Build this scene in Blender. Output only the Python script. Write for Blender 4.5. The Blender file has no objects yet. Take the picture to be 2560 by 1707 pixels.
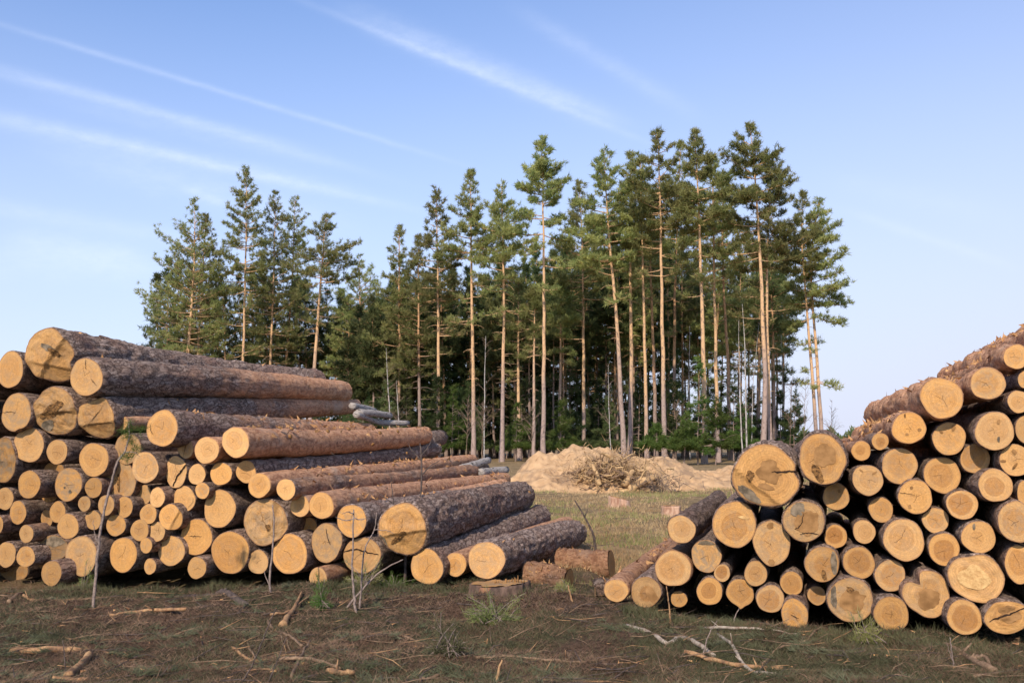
import bpy, math
import numpy as np
from mathutils import Matrix, Vector
R_ = math.radians
scene = bpy.context.scene
COL = scene.collection
rng = np.random.default_rng(7)

# ------------------------------------------------------------------ camera
F = 2560.0; CX, CY, HOR = 1280.0, 853.5, 1105.0
CAMZ = 1.6
PITCH = math.atan((HOR - CY) / F)
cp, sp = math.cos(PITCH), math.sin(PITCH)
cam = bpy.data.cameras.new('camera'); cam.sensor_width = 36; cam.lens = 36.0
cam.clip_end = 8000; cam.clip_start = 0.1
co = bpy.data.objects.new('camera', cam); COL.objects.link(co)
co.location = (0, 0, CAMZ); co.rotation_euler = (math.pi / 2 + PITCH, 0, 0)
scene.camera = co

def ray(px, py):
    x = (px - CX) / F; y = -(py - CY) / F
    return np.array([x, cp - sp * y, sp + cp * y])
def at(px, py, Y):                                  # point seen at a pixel, at world depth Y
    d = ray(px, py); return np.array([0, 0, CAMZ]) + d * (Y / d[1])
def gxy(px, py):                                    # where that pixel meets flat ground
    d = ray(px, py); t = CAMZ / -d[2]; return d[0] * t, d[1] * t
VPX = 1960.0
TH = math.atan((VPX - CX) / F / (cp + sp * (HOR - CY) / F))
cT, sT = math.cos(TH), math.sin(TH)

# ------------------------------------------------------------------ noise
def _h(i, j, k, s):
    n = (i * 374761393 + j * 668265263 + k * 2147483647 + s * 974711) & 0xffffffff
    n = ((n ^ (n >> 13)) * 1274126177) & 0xffffffff
    return ((n ^ (n >> 16)) & 0xffff) / 65535.0
def vnoise(p, s=0):
    p = np.asarray(p, float); f = np.floor(p); i = f.astype(np.int64); t = p - f
    t = t * t * (3 - 2 * t); o = 0
    for a in (0, 1):
        for b in (0, 1):
            for c in (0, 1):
                w = (t[..., 0] if a else 1 - t[..., 0]) * (t[..., 1] if b else 1 - t[..., 1]) * (t[..., 2] if c else 1 - t[..., 2])
                o = o + w * _h(i[..., 0] + a, i[..., 1] + b, i[..., 2] + c, s)
    return o * 2 - 1
def fbm(p, s=0, n=4):
    o = 0; a = 1.0; q = np.asarray(p, float)
    for k in range(n): o = o + a * vnoise(q, s + k); q = q * 2.03; a *= .5
    return o
def sstep(a, b, x):
    t = np.clip((np.asarray(x, float) - a) / (b - a), 0, 1); return t * t * (3 - 2 * t)

STUMP = gxy(1249, 1490)
def ground_z(x, y):
    x = np.asarray(x, float); y = np.asarray(y, float)
    near = np.exp(-((y - 10) / 40.0) ** 2)
    z = .035 * fbm(np.stack([x * .9, y * .9, 0 * x], -1), 3, 3) + .03 * fbm(np.stack([x * 3.5, y * 3.5, 0 * x], -1), 9, 3) + .016 * np.abs(vnoise(np.stack([x * 8, y * 8, 0 * x], -1), 19))
    z = z * (.3 + near) * sstep(3, 6, np.abs(y) + np.abs(x))
    z = z + .055 * np.exp(-(((x - STUMP[0] - .1) / .9) ** 2 + ((y - STUMP[1] + .65) / .4) ** 2)) * (1 + .5 * vnoise(np.stack([x * 9, y * 9, 0 * x], -1), 33))
    z = z - .17 * sstep(11.3, 11.8, y) * sstep(-.5, -1.0, x) * sstep(24, 18, y)
    z = z - .16 * sstep(-.35, .1, y - (10.1 - .5 * (x - 1.05))) * sstep(.95, 1.4, x) * sstep(20, 15, y)
    return z
def gz1(x, y): return float(ground_z(np.array([x]), np.array([y]))[0])

# ------------------------------------------------------------------ mesh helpers
def mesh_np(name, V, Q=None, T=None, smooth=True, midx=None):
    V = np.asarray(V, np.float32); me = bpy.data.meshes.new(name)
    nq = 0 if Q is None else len(Q); nt = 0 if T is None else len(T)
    loops = []
    if nq: loops.append(np.asarray(Q, np.int32).ravel())
    if nt: loops.append(np.asarray(T, np.int32).ravel())
    L = np.concatenate(loops)
    starts = np.concatenate([np.arange(nq) * 4, nq * 4 + np.arange(nt) * 3]).astype(np.int32)
    me.vertices.add(len(V)); me.vertices.foreach_set('co', V.ravel())
    me.loops.add(len(L)); me.loops.foreach_set('vertex_index', L)
    me.polygons.add(nq + nt); me.polygons.foreach_set('loop_start', starts)
    if midx is not None: me.polygons.foreach_set('material_index', np.asarray(midx, np.int32))
    me.update(calc_edges=True); me.validate()
    me.polygons.foreach_set('use_smooth', np.full(len(me.polygons), bool(smooth)))
    return me
def link(name, me, mats, parent=None, loc=None, kind=None):
    for m in (mats if isinstance(mats, (list, tuple)) else [mats]): me.materials.append(m)
    o = bpy.data.objects.new(name, me); COL.objects.link(o)
    if parent is not None: o.parent = parent
    if loc is not None: o.location = loc
    if kind: o['kind'] = kind
    return o
def tag(o, label, cat, group=None):
    o['label'] = label; o['category'] = cat
    if group: o['group'] = group
    return o
def thing(name, label, cat, loc=(0, 0, 0), group=None, M=None):
    o = bpy.data.objects.new(name, None); COL.objects.link(o); o.empty_display_size = .2
    if M is not None: o.matrix_world = M
    else: o.location = loc
    return tag(o, label, cat, group)

class MB:
    def __init__(s): s.V = []; s.Q = []; s.T = []; s.mq = []; s.mt = []; s.n = 0
    def add(s, V, Q=None, T=None, m=0):
        s.V.append(np.asarray(V, float))
        if Q is not None and len(Q): s.Q.append(np.asarray(Q) + s.n); s.mq.append(np.full(len(Q), m))
        if T is not None and len(T): s.T.append(np.asarray(T) + s.n); s.mt.append(np.full(len(T), m))
        s.n += len(V)
    def tube(s, P, r, k=8, m=0, cap=True, rough=0.0, seed=0):
        P = np.asarray(P, float); n = len(P); r = np.broadcast_to(np.asarray(r, float), (n,)).copy()
        Tn = np.gradient(P, axis=0); Tn /= np.linalg.norm(Tn, axis=1, keepdims=True) + 1e-9
        a = np.array([0, 0, 1.0]) if abs(Tn[0][2]) < .9 else np.array([1.0, 0, 0])
        U = np.zeros_like(P)
        for i in range(n):
            u = a - Tn[i] * a.dot(Tn[i]); u /= np.linalg.norm(u) + 1e-9; U[i] = u; a = u
        W = np.cross(Tn, U); an = np.arange(k) * 2 * math.pi / k
        c = np.cos(an)[None, :, None]; si = np.sin(an)[None, :, None]
        rr = r[:, None, None] * np.ones((1, k, 1))
        if rough: rr = rr * (1 + rough * vnoise(np.stack([np.cos(an)[None, :] * 2 + 0 * r[:, None], np.sin(an)[None, :] * 2 + 0 * r[:, None], np.arange(n)[:, None] * .9 + 0 * an[None, :]], -1), seed)[..., None])
        V = (P[:, None, :] + rr * (c * U[:, None, :] + si * W[:, None, :])).reshape(-1, 3)
        i = np.arange(n - 1)[:, None] * k; j = np.arange(k)[None, :]; j2 = (j + 1) % k
        Q = np.stack([i + j, i + j2, i + k + j2, i + k + j], -1).reshape(-1, 4)
        if cap:
            V = np.vstack([V, P[0], P[-1]]); b = len(V) - 2
            jj = np.arange(k); jn = (jj + 1) % k
            T = np.vstack([np.stack([jn, jj, 0 * jj + b], -1), np.stack([(n - 1) * k + jj, (n - 1) * k + jn, 0 * jj + b + 1], -1)])
            s.add(V, Q, T, m)
        else: s.add(V, Q, None, m)
    def tris(s, c, d, L, w, m=0, g=None):          # thin triangles: base c, direction d, length L, width w
        g = g or rng; n = len(c); rv = g.normal(size=(n, 3)); sd = np.cross(d, rv)
        sd /= np.linalg.norm(sd, axis=1, keepdims=True) + 1e-9
        L = np.broadcast_to(L, (n,))[:, None]; w = np.broadcast_to(w, (n,))[:, None]
        V = np.stack([c - sd * w * .5, c + sd * w * .5, c + d * L], 1).reshape(-1, 3)
        s.add(V, None, np.arange(3 * n).reshape(-1, 3), m)
    def build(s, name, mats, parent=None, smooth=True, loc=None, kind=None, origin=None):
        V = np.vstack(s.V)
        if origin is not None: V = V - np.asarray(origin)
        Q = np.vstack(s.Q) if s.Q else None; T = np.vstack(s.T) if s.T else None
        mi = np.concatenate(s.mq + s.mt) if (s.mq or s.mt) else None
        return link(name, mesh_np(name, V, Q, T, smooth, mi), mats, parent, loc if origin is None else tuple(origin) if parent is None else None, kind)

def smooth_path(P, n=5, jit=0.0, seed=0):           # Catmull-Rom through the points
    P = np.asarray(P, float)
    if len(P) == 2: P = np.array([P[0], P[0] * .67 + P[1] * .33, P[0] * .33 + P[1] * .67, P[1]])
    Q = np.vstack([2 * P[0] - P[1], P, 2 * P[-1] - P[-2]]); o = []
    for i in range(1, len(Q) - 2):
        for t in np.linspace(0, 1, n, endpoint=False):
            a, b, c, d = Q[i - 1], Q[i], Q[i + 1], Q[i + 2]
            o.append(.5 * (2 * b + (c - a) * t + (2 * a - 5 * b + 4 * c - d) * t ** 2 + (3 * b - a - 3 * c + d) * t ** 3))
    o.append(P[-1]); o = np.array(o)
    if jit: o[1:-1] += np.random.default_rng(seed).normal(size=o[1:-1].shape) * jit
    return o

# ------------------------------------------------------------------ materials
class NT:
    def __init__(s, name):
        s.mat = bpy.data.materials.new(name); s.mat.use_nodes = True; s.t = s.mat.node_tree; s.t.nodes.clear()
    def n(s, typ, **kw):
        nd = s.t.nodes.new(typ)
        for k, v in kw.items(): setattr(nd, k, v)
        return nd
    def put(s, sock, v):
        if isinstance(v, bpy.types.NodeSocket): s.t.links.new(v, sock)
        elif v is not None: sock.default_value = v
    def m(s, op, a, b=None, c=None, clamp=False):
        nd = s.n('ShaderNodeMath', operation=op, use_clamp=clamp)
        for i, v in enumerate((a, b, c)):
            if v is not None: s.put(nd.inputs[i], v)
        return nd.outputs[0]
    def ss(s, a, b, x):                             # smoothstep
        nd = s.n('ShaderNodeMapRange', interpolation_type='SMOOTHSTEP')
        for i, v in enumerate((x, a, b, 0.0, 1.0)): s.put(nd.inputs[i], v)
        return nd.outputs[0]
    def mix(s, f, a, b, mode='MIX'):
        nd = s.n('ShaderNodeMix', data_type='RGBA', blend_type=mode)
        s.put(nd.inputs[0], f)
        for i, v in ((6, a), (7, b)):
            if not isinstance(v, bpy.types.NodeSocket): v = (*v[:3], 1)
            s.put(nd.inputs[i], v)
        return nd.outputs[2]
    def noise(s, vec, scale=5, detail=3, rough=.55, dist=0.0):
        nd = s.n('ShaderNodeTexNoise'); s.put(nd.inputs['Vector'], vec); s.put(nd.inputs['Scale'], scale)
        nd.inputs['Detail'].default_value = detail; nd.inputs['Roughness'].default_value = rough; nd.inputs['Distortion'].default_value = dist
        return nd.outputs['Fac']
    def vor(s, vec, scale=5, feat='DISTANCE_TO_EDGE', rand=1.0):
        nd = s.n('ShaderNodeTexVoronoi', feature=feat); s.put(nd.inputs['Vector'], vec); s.put(nd.inputs['Scale'], scale)
        nd.inputs['Randomness'].default_value = rand
        return nd
    def vm(s, op, a, b=None):
        nd = s.n('ShaderNodeVectorMath', operation=op); s.put(nd.inputs[0], a)
        if b is not None: s.put(nd.inputs[1], b)
        return nd.outputs['Value'] if op in ('DOT_PRODUCT', 'LENGTH') else nd.outputs[0]
    def xyz(s, x, y, z):
        nd = s.n('ShaderNodeCombineXYZ')
        for i, v in enumerate((x, y, z)): s.put(nd.inputs[i], v)
        return nd.outputs[0]
    def sep(s, v):
        nd = s.n('ShaderNodeSeparateXYZ'); s.put(nd.inputs[0], v); return nd.outputs
    def coord(s, w='Object'): return s.n('ShaderNodeTexCoord').outputs[w]
    def info(s): return s.n('ShaderNodeObjectInfo')
    def bump(s, h, dist=.01, strength=1.0):
        nd = s.n('ShaderNodeBump'); s.put(nd.inputs['Height'], h); nd.inputs['Distance'].default_value = dist; nd.inputs['Strength'].default_value = strength
        return nd.outputs[0]
    def done(s, col, rough=.85, normal=None, spec=.25, transl=None, tcol=None):
        b = s.n('ShaderNodeBsdfPrincipled'); s.put(b.inputs['Base Color'], col if isinstance(col, bpy.types.NodeSocket) else (*col[:3], 1))
        s.put(b.inputs['Roughness'], rough); b.inputs['Specular IOR Level'].default_value = spec
        if normal is not None: s.put(b.inputs['Normal'], normal)
        o = s.n('ShaderNodeOutputMaterial'); sh = b.outputs[0]
        if transl:
            tr = s.n('ShaderNodeBsdfTranslucent'); s.put(tr.inputs[0], tcol or col)
            mx = s.n('ShaderNodeMixShader'); mx.inputs[0].default_value = transl
            s.t.links.new(sh, mx.inputs[1]); s.t.links.new(tr.outputs[0], mx.inputs[2]); sh = mx.outputs[0]
        s.t.links.new(sh, o.inputs[0]); return s.mat

def bark_material():                                # object colour: r plated-grey..orange near end, g same at far end, b brightness, a log length / 20
    N = NT('log_bark'); ob = N.info(); p = N.coord(); c = N.n('ShaderNodeSeparateColor'); N.put(c.inputs[0], ob.outputs['Color'])
    seed = N.m('MULTIPLY', ob.outputs['Random'], 40.0)
    x, y, z = N.sep(p)
    along = N.m('DIVIDE', N.m('MULTIPLY', z, -1.0), N.m('MULTIPLY', ob.outputs['Alpha'], 20.0))
    q = N.vm('ADD', p, N.xyz(seed, 0.0, seed))
    wob = N.noise(q, 11, 5, .72); wob2 = N.noise(N.vm('ADD', q, (7, 3, 1)), 11, 5, .72)
    qs = N.vm('ADD', N.vm('MULTIPLY', q, (1, 1, .24)), N.xyz(N.m('MULTIPLY', wob, .17), N.m('MULTIPLY', wob2, .17), N.m('MULTIPLY', wob, .09)))
    v1 = N.vor(qs, 19); v2 = N.vor(qs, 43)
    e1 = N.ss(0.0, N.m('MULTIPLY', wob2, .25), v1.outputs['Distance']); e2 = N.ss(0.0, .25, v2.outputs['Distance'])
    plate = N.m('MULTIPLY', e1, N.m('MULTIPLY_ADD', e2, .3, .7))
    fine = N.noise(qs, 60, 4, .65); big = N.noise(q, 2.2, 4, .6)
    cell = N.vor(qs, 19, 'F1').outputs['Color']; cs = N.n('ShaderNodeSeparateColor'); N.put(cs.inputs[0], cell)
    grey = N.mix(N.m('MULTIPLY', fine, cs.outputs[0]), (.35, .24, .18), (.64, .49, .40))
    grey = N.mix(N.ss(.45, .7, big), grey, (.34, .20, .145))
    grey = N.mix(plate, (.12, .077, .06), grey)
    flake = N.noise(N.vm('MULTIPLY', q, (1, 1, .55)), 19, 5, .7, .6)
    org = N.mix(N.ss(.36, .62, flake), (.35, .16, .085), (.62, .34, .19))
    org = N.mix(N.ss(.55, .75, big), org, (.48, .31, .21))
    org = N.mix(N.ss(.63, .68, N.noise(q, 11, 4, .7, 1.0)), org, (.55, .30, .13))
    org = N.mix(N.ss(.60, .70, N.noise(N.vm('MULTIPLY', q, (1, 1, .5)), 26, 4, .7)), org, (.10, .05, .035))
    f = N.m('ADD', N.m('MULTIPLY', c.outputs[0], N.m('SUBTRACT', 1.0, along)), N.m('MULTIPLY', c.outputs[1], along))
    f = N.ss(.32, .68, N.m('ADD', f, N.m('MULTIPLY', N.m('SUBTRACT', big, .5), .9)))
    col = N.mix(f, grey, org)
    hb = N.n('ShaderNodeHueSaturation'); N.put(hb.inputs['Color'], col); N.put(hb.inputs['Value'], N.m('MULTIPLY', c.outputs[2], 2.0))
    hgt = N.m('ADD', N.m('MULTIPLY', plate, N.m('SUBTRACT', 1.0, N.m('MULTIPLY', f, .75))), N.m('MULTIPLY', N.m('ADD', fine, flake), .35))
    return N.done(hb.outputs[0], .9, N.bump(hgt, .022, 1.0), .15)

def face_material():                                # object colour: r heartwood strength, g heart radius, b brightness (shade painted in on lower-left ends), a weathering
    N = NT('cut_wood'); ob = N.info(); uv = N.n('ShaderNodeUVMap', uv_map='face').outputs[0]
    c = N.n('ShaderNodeSeparateColor'); N.put(c.inputs[0], ob.outputs['Color']); rnd = ob.outputs['Random']
    sd = N.m('MULTIPLY', rnd, 57.0); u, v, _ = N.sep(uv)
    px = N.m('MULTIPLY', N.m('SINE', N.m('MULTIPLY', rnd, 91.0)), .10); py = N.m('MULTIPLY', N.m('COSINE', N.m('MULTIPLY', rnd, 133.0)), .10)
    dx = N.m('SUBTRACT', u, px); dy = N.m('SUBTRACT', v, py)
    r0 = N.m('SQRT', N.m('ADD', N.m('MULTIPLY', dx, dx), N.m('MULTIPLY', dy, dy)))
    p3 = N.xyz(u, v, sd)
    wob = N.m('SUBTRACT', N.noise(p3, 2.2, 3), .5)
    r = N.m('ADD', r0, N.m('MULTIPLY', wob, .16))
    rim = N.m('SQRT', N.m('ADD', N.m('MULTIPLY', u, u), N.m('MULTIPLY', v, v)))
    ang = N.m('ARCTAN2', dy, dx)
    ca = N.m('COSINE', ang); sa = N.m('SINE', ang)
    rays = N.noise(N.xyz(N.m('MULTIPLY', ca, 7.0), N.m('MULTIPLY', sa, 7.0), N.m('MULTIPLY_ADD', r0, .8, sd)), 2.2, 3, .65)
    rings = N.m('SINE', N.m('ADD', N.m('MULTIPLY', r, 75.0), N.m('MULTIPLY', wob, 6.0)))
    rings2 = N.m('SINE', N.m('MULTIPLY', r, 31.0))
    blot = N.noise(p3, 1.6, 4, .6)
    rn3 = N.m('FRACT', N.m('MULTIPLY', rnd, 23.0)); sap = N.mix(blot, N.mix(rn3, (.59, .31, .095), (.56, .325, .135)), N.mix(rn3, (.49, .225, .06), (.43, .235, .09)))
    heart = N.mix(blot, (.39, .175, .048), (.28, .12, .035))
    hm = N.m('MULTIPLY', N.ss(N.m('ADD', c.outputs[1], .035), N.m('SUBTRACT', c.outputs[1], .035), r), c.outputs[0])
    edge = N.m('MULTIPLY', N.ss(.05, .015, N.m('ABSOLUTE', N.m('SUBTRACT', r, c.outputs[1]))), N.m('MULTIPLY', c.outputs[0], .35))
    col = N.mix(hm, sap, heart); col = N.mix(edge, col, (.38, .18, .06))
    k = N.m('MULTIPLY_ADD', rings, .07, N.m('MULTIPLY_ADD', rings2, .045, 1.0))
    k = N.m('MULTIPLY', k, N.m('MULTIPLY_ADD', N.m('SUBTRACT', rays, .5), N.m('MULTIPLY_ADD', N.ss(.8, .2, r), .9, .15), 1.0))
    k = N.m('MULTIPLY', k, N.m('MULTIPLY_ADD', N.m('SUBTRACT', N.noise(N.xyz(u, v, sd), 14, 4, .7), .5), .8, 1.0))
    # saw marks
    sca = N.m('MULTIPLY', rnd, 17.0); sw = N.m('ADD', N.m('MULTIPLY', u, N.m('COSINE', sca)), N.m('MULTIPLY', v, N.m('SINE', sca)))
    saw = N.noise(N.xyz(N.m('MULTIPLY', sw, 34.0), N.m('MULTIPLY', r0, .6), sd), 1.0, 2, .5)
    k = N.m('MULTIPLY', k, N.m('MULTIPLY_ADD', N.m('SUBTRACT', saw, .5), .26, 1.0))
    mulc = N.xyz(k, k, k)
    col = N.mix(1.0, col, mulc, 'MULTIPLY')
    face_val = N.m('MULTIPLY', c.outputs[2], 1.0)  # face brightness, which also carries the shade painted on lower-left ends
    wmask = N.m('MULTIPLY', N.ss(.38, .66, N.noise(p3, 2.6, 5, .68, .5)), N.m('MULTIPLY', ob.outputs['Alpha'], 1.15, clamp=True))
    col = N.mix(wmask, col, (.30, .21, .13))
    spots = N.m('MULTIPLY', N.ss(.68, .74, N.noise(p3, 5.5, 2, .5)), .65); col = N.mix(spots, col, (.34, .18, .075))
    # shrinkage cracks: star from the pith
    nck = 5.0; aa = N.m('ADD', N.m('MULTIPLY', ang, nck / (2 * math.pi)), N.m('ADD', N.m('MULTIPLY', rnd, 9.0), N.m('MULTIPLY', N.m('SUBTRACT', N.noise(p3, 3.0, 3), .5), .55)))
    idx = N.m('FLOOR', aa); fr = N.m('ABSOLUTE', N.m('SUBTRACT', N.m('FRACT', aa), .5))
    wn = N.n('ShaderNodeTexWhiteNoise', noise_dimensions='2D'); N.put(wn.inputs['Vector'], N.xyz(idx, sd, 0.0))
    reach = N.m('MULTIPLY_ADD', wn.outputs[0], .85, -.25)
    d = N.m('MULTIPLY', fr, N.m('MULTIPLY', r0, 2 * math.pi / nck))
    ck = N.m('MULTIPLY', N.ss(.013, .004, d), N.ss(0.0, .10, N.m('SUBTRACT', reach, r0)))
    col = N.mix(N.m('MULTIPLY', ck, .7), col, (.10, .045, .018))
    col = N.mix(N.m('MULTIPLY', N.ss(.93, .985, rim), .75), col, (.30, .15, .07))
    hb = N.n('ShaderNodeHueSaturation'); N.put(hb.inputs['Color'], col); N.put(hb.inputs['Value'], N.m('MULTIPLY', face_val, 2.0))
    hgt = N.m('ADD', N.m('MULTIPLY', saw, .5), N.m('SUBTRACT', N.noise(p3, 9, 4, .7), N.m('MULTIPLY', ck, 2.0)))
    return N.done(hb.outputs[0], .75, N.bump(hgt, .006, .7), .2)

def simple_noise_mat(name, a, b, scale, rough=.9, detail=4, bump=.01, stretch=(1, 1, 1), c=None, cs=3, spec=.2):
    N = NT(name); p = N.vm('ADD', N.vm('MULTIPLY', N.coord(), stretch), N.xyz(N.m('MULTIPLY', N.info().outputs['Random'], 31.0), 0.0, 0.0))
    f = N.noise(p, scale, detail, .62); col = N.mix(N.ss(.32, .68, f), a, b)
    if c: col = N.mix(N.ss(.52, .66, N.noise(p, cs, 3)), col, c)
    return N.done(col, rough, N.bump(f, bump) if bump else None, spec)

def trunk_material(name, low, high, z0, z1, dark=.5):
    N = NT(name); p = N.coord(); x, y, z = N.sep(p); rn = N.info().outputs['Random']
    sd = N.m('MULTIPLY', rn, 50.0)
    q = N.vm('ADD', N.vm('MULTIPLY', p, (1, 1, .5)), N.xyz(sd, sd, sd)); n = N.noise(q, 7, 5, .7); big = N.noise(q, .9, 2)
    t = N.ss(z0, z1, N.m('ADD', z, N.m('MULTIPLY', N.m('SUBTRACT', N.m('ADD', big, N.m('MULTIPLY', rn, .6)), .8), 9.0)))
    col = N.mix(t, low, high)
    col = N.mix(N.m('MULTIPLY', N.ss(.50, .64, n), .85), col, tuple(v * dark for v in low))
    return N.done(col, .9, N.bump(n, .03), .12)

def leaf_material(name, a, b, var=.3, transl=.5, sc=.9):
    N = NT(name); rn = N.info().outputs['Random']; p = N.n('ShaderNodeNewGeometry').outputs['Position']
    f = N.noise(p, sc, 3, .6); col = N.mix(N.ss(.3, .7, f), a, b)
    hb = N.n('ShaderNodeHueSaturation'); N.put(hb.inputs['Color'], col)
    N.put(hb.inputs['Value'], N.m('MULTIPLY_ADD', rn, var * 2, 1 - var)); N.put(hb.inputs['Hue'], N.m('MULTIPLY_ADD', rn, .03, .485))
    return N.done(hb.outputs[0], .7, None, .2, transl)

def ground_material():
    N = NT('forest_floor'); p = N.n('ShaderNodeNewGeometry').outputs['Position']; x, y, z = N.sep(p)
    a = N.noise(p, .55, 5, .6); b = N.noise(p, 3.0, 5, .7); f = N.noise(p, 22, 5, .75); g = N.noise(p, 90, 3, .7)
    soil = N.mix(N.ss(.3, .7, f), (.042, .024, .015), (.125, .075, .048))
    soil = N.mix(N.ss(.56, .62, g), soil, (.17, .105, .065))
    moss = N.mix(N.ss(.3, .7, f), (.032, .034, .015), (.085, .078, .038))
    dry = N.mix(f, N.mix(N.ss(.42, .6, b), (.27, .18, .09), (.12, .07, .04)), (.42, .29, .15))
    mid = N.ss(11.5, 15.0, y)
    m = N.ss(.42, .58, N.m('ADD', N.m('MULTIPLY', a, .6), N.m('MULTIPLY', b, .4)))
    col = N.mix(m, soil, moss)  # near ground kept dark: foreground shade is put into soil and moss colour
    col = N.mix(mid, col, N.mix(m, dry, N.mix(.65, moss, dry)))
    h = N.m('ADD', N.m('MULTIPLY', f, .7), N.m('MULTIPLY', g, .3))
    return N.done(col, .95, N.bump(h, .035), .1)

M = dict(
    bark=bark_material(), face=face_material(),
    rot=simple_noise_mat('rotten_wood', (.05, .025, .012), (.30, .15, .05), 40, bump=.02),
    grey=simple_noise_mat('weathered_wood', (.09, .068, .045), (.24, .18, .12), 14, bump=.01),
    heart=simple_noise_mat('dark_heartwood', (.20, .10, .036), (.34, .18, .07), 9, bump=.004),
    crack=simple_noise_mat('crack_dark', (.012, .007, .004), (.04, .02, .012), 20, bump=0),
    pale=simple_noise_mat('fresh_splinters', (.45, .255, .10), (.63, .40, .17), 30, bump=.01),
    flake=simple_noise_mat('peeled_bark', (.22, .10, .05), (.56, .32, .14), 25, bump=0),
    birch=simple_noise_mat('birch_bark', (.27, .23, .20), (.48, .43, .38), 9, bump=.02, stretch=(1, 1, 5), c=(.06, .05, .045), cs=9),
    stick=simple_noise_mat('dead_branch', (.13, .08, .05), (.28, .18, .11), 30, bump=.004),
    sticko=simple_noise_mat('peeled_branch', (.24, .12, .06), (.45, .27, .13), 24, bump=.004, c=(.15, .085, .05), cs=12),
    stickw=simple_noise_mat('bleached_branch', (.26, .20, .15), (.44, .36, .28), 28, bump=.003, c=(.2, .13, .09), cs=14),
    stickd=simple_noise_mat('dark_branch', (.05, .037, .032), (.13, .095, .08), 26, bump=.006),
    stem=simple_noise_mat('sapling_bark', (.14, .105, .09), (.30, .22, .18), 40, bump=.002),
    stump=simple_noise_mat('stump_bark', (.07, .045, .035), (.20, .125, .09), 12, bump=.03, stretch=(1, 1, .4), c=(.27, .13, .07), cs=5),
    stumpl=simple_noise_mat('pale_stump_bark', (.30, .16, .10), (.55, .36, .25), 14, bump=.03, stretch=(1, 1, .4)),
    sand=simple_noise_mat('sand', (.41, .25, .13), (.54, .35, .19), 3, bump=.06, detail=6, c=(.33, .21, .12), cs=1.3),
    root=simple_noise_mat('root_wood', (.33, .20, .10), (.58, .39, .20), 8, bump=.02, c=(.20, .12, .07), cs=2),
    soil=simple_noise_mat('dark_soil', (.05, .03, .02), (.13, .08, .055), 14, bump=.03),
    trunk=trunk_material('pine_trunk_bark', (.34, .25, .21), (.57, .355, .19), 3.5, 8.5),
    trunkd=trunk_material('shaded_pine_bark', (.27, .195, .16), (.50, .29, .15), 4, 11),  # darker copy of the pine bark, grove shade put into its colour
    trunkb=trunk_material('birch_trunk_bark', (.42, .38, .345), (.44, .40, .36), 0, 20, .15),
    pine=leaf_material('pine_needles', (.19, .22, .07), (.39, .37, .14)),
    pined=leaf_material('shaded_needles', (.085, .115, .042), (.17, .19, .07)),  # pine needles again with the grove's shade painted into the green
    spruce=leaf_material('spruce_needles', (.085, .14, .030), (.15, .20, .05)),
    spruced=leaf_material('shaded_spruce_needles', (.05, .08, .028), (.10, .13, .045)),  # spruce needles darkened, understory shade is in the colour
    twig=simple_noise_mat('bare_twigs', (.15, .10, .07), (.27, .19, .135), 20, bump=0),
    grass=leaf_material('grass_blade', (.19, .20, .065), (.35, .31, .13), 0, .2, .8),
    dryg=leaf_material('dry_grass_blade', (.32, .21, .10), (.50, .37, .19), 0, .2, .9),
    moss=leaf_material('low_moss', (.060, .062, .028), (.125, .112, .055), 0, .1, 1.3),
    litter=leaf_material('dry_needles', (.12, .074, .042), (.25, .17, .10), 0, .1, 2), sprig=leaf_material('grey_green_needles', (.075, .085, .042), (.165, .17, .095), 0, .15, 2),  # litter colour lowered to carry the dimness of the foreground
    ground=ground_material(),
)

# ------------------------------------------------------------------ ground
def axis(segs):
    o = [np.arange(a, b, s) for a, b, s in segs]; return np.concatenate(o + [[segs[-1][1]]])
xs = axis([(-4000, -400, 600), (-400, -60, 40), (-60, -12, 2), (-12, -6.5, .35), (-6.5, 6.5, .055), (6.5, 12, .35), (12, 60, 2), (60, 400, 40), (400, 4000, 600)])
ys = axis([(-400, -40, 60), (-40, 2, 3), (2, 5.5, .3), (5.5, 12, .055), (12, 18, .12), (18, 40, .35), (40, 120, 4), (120, 600, 40), (600, 6000, 600)])
X, Y = np.meshgrid(xs, ys)
V = np.stack([X, Y, ground_z(X, Y)], -1).reshape(-1, 3); w = len(xs)
i = np.arange(len(ys) - 1)[:, None] * w; j = np.arange(w - 1)[None, :]
Q = np.stack([i + j, i + j + 1, i + w + j + 1, i + w + j], -1).reshape(-1, 4)
link('ground', mesh_np('ground', V, Q), M['ground'], kind='structure')

# ------------------------------------------------------------------ logs
ZO = dict(A=(0, 800), B=(0, 1100), C=(500, 900), D=(500, 1180), E=(960, 1180), G=(1480, 1200), F=(1480, 1050), H=(1960, 780), I=(1960, 1180), O=None)
ZS = 3.672
def planeY(px, side):
    if side == 'L':
        X = (px - CX) / F * 11.9; return 11.6 + .15 * (-.3 - X)
    X = (px - CX) / F * 9.4; return 10.2 - .5 * (X - 1.05)
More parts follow.
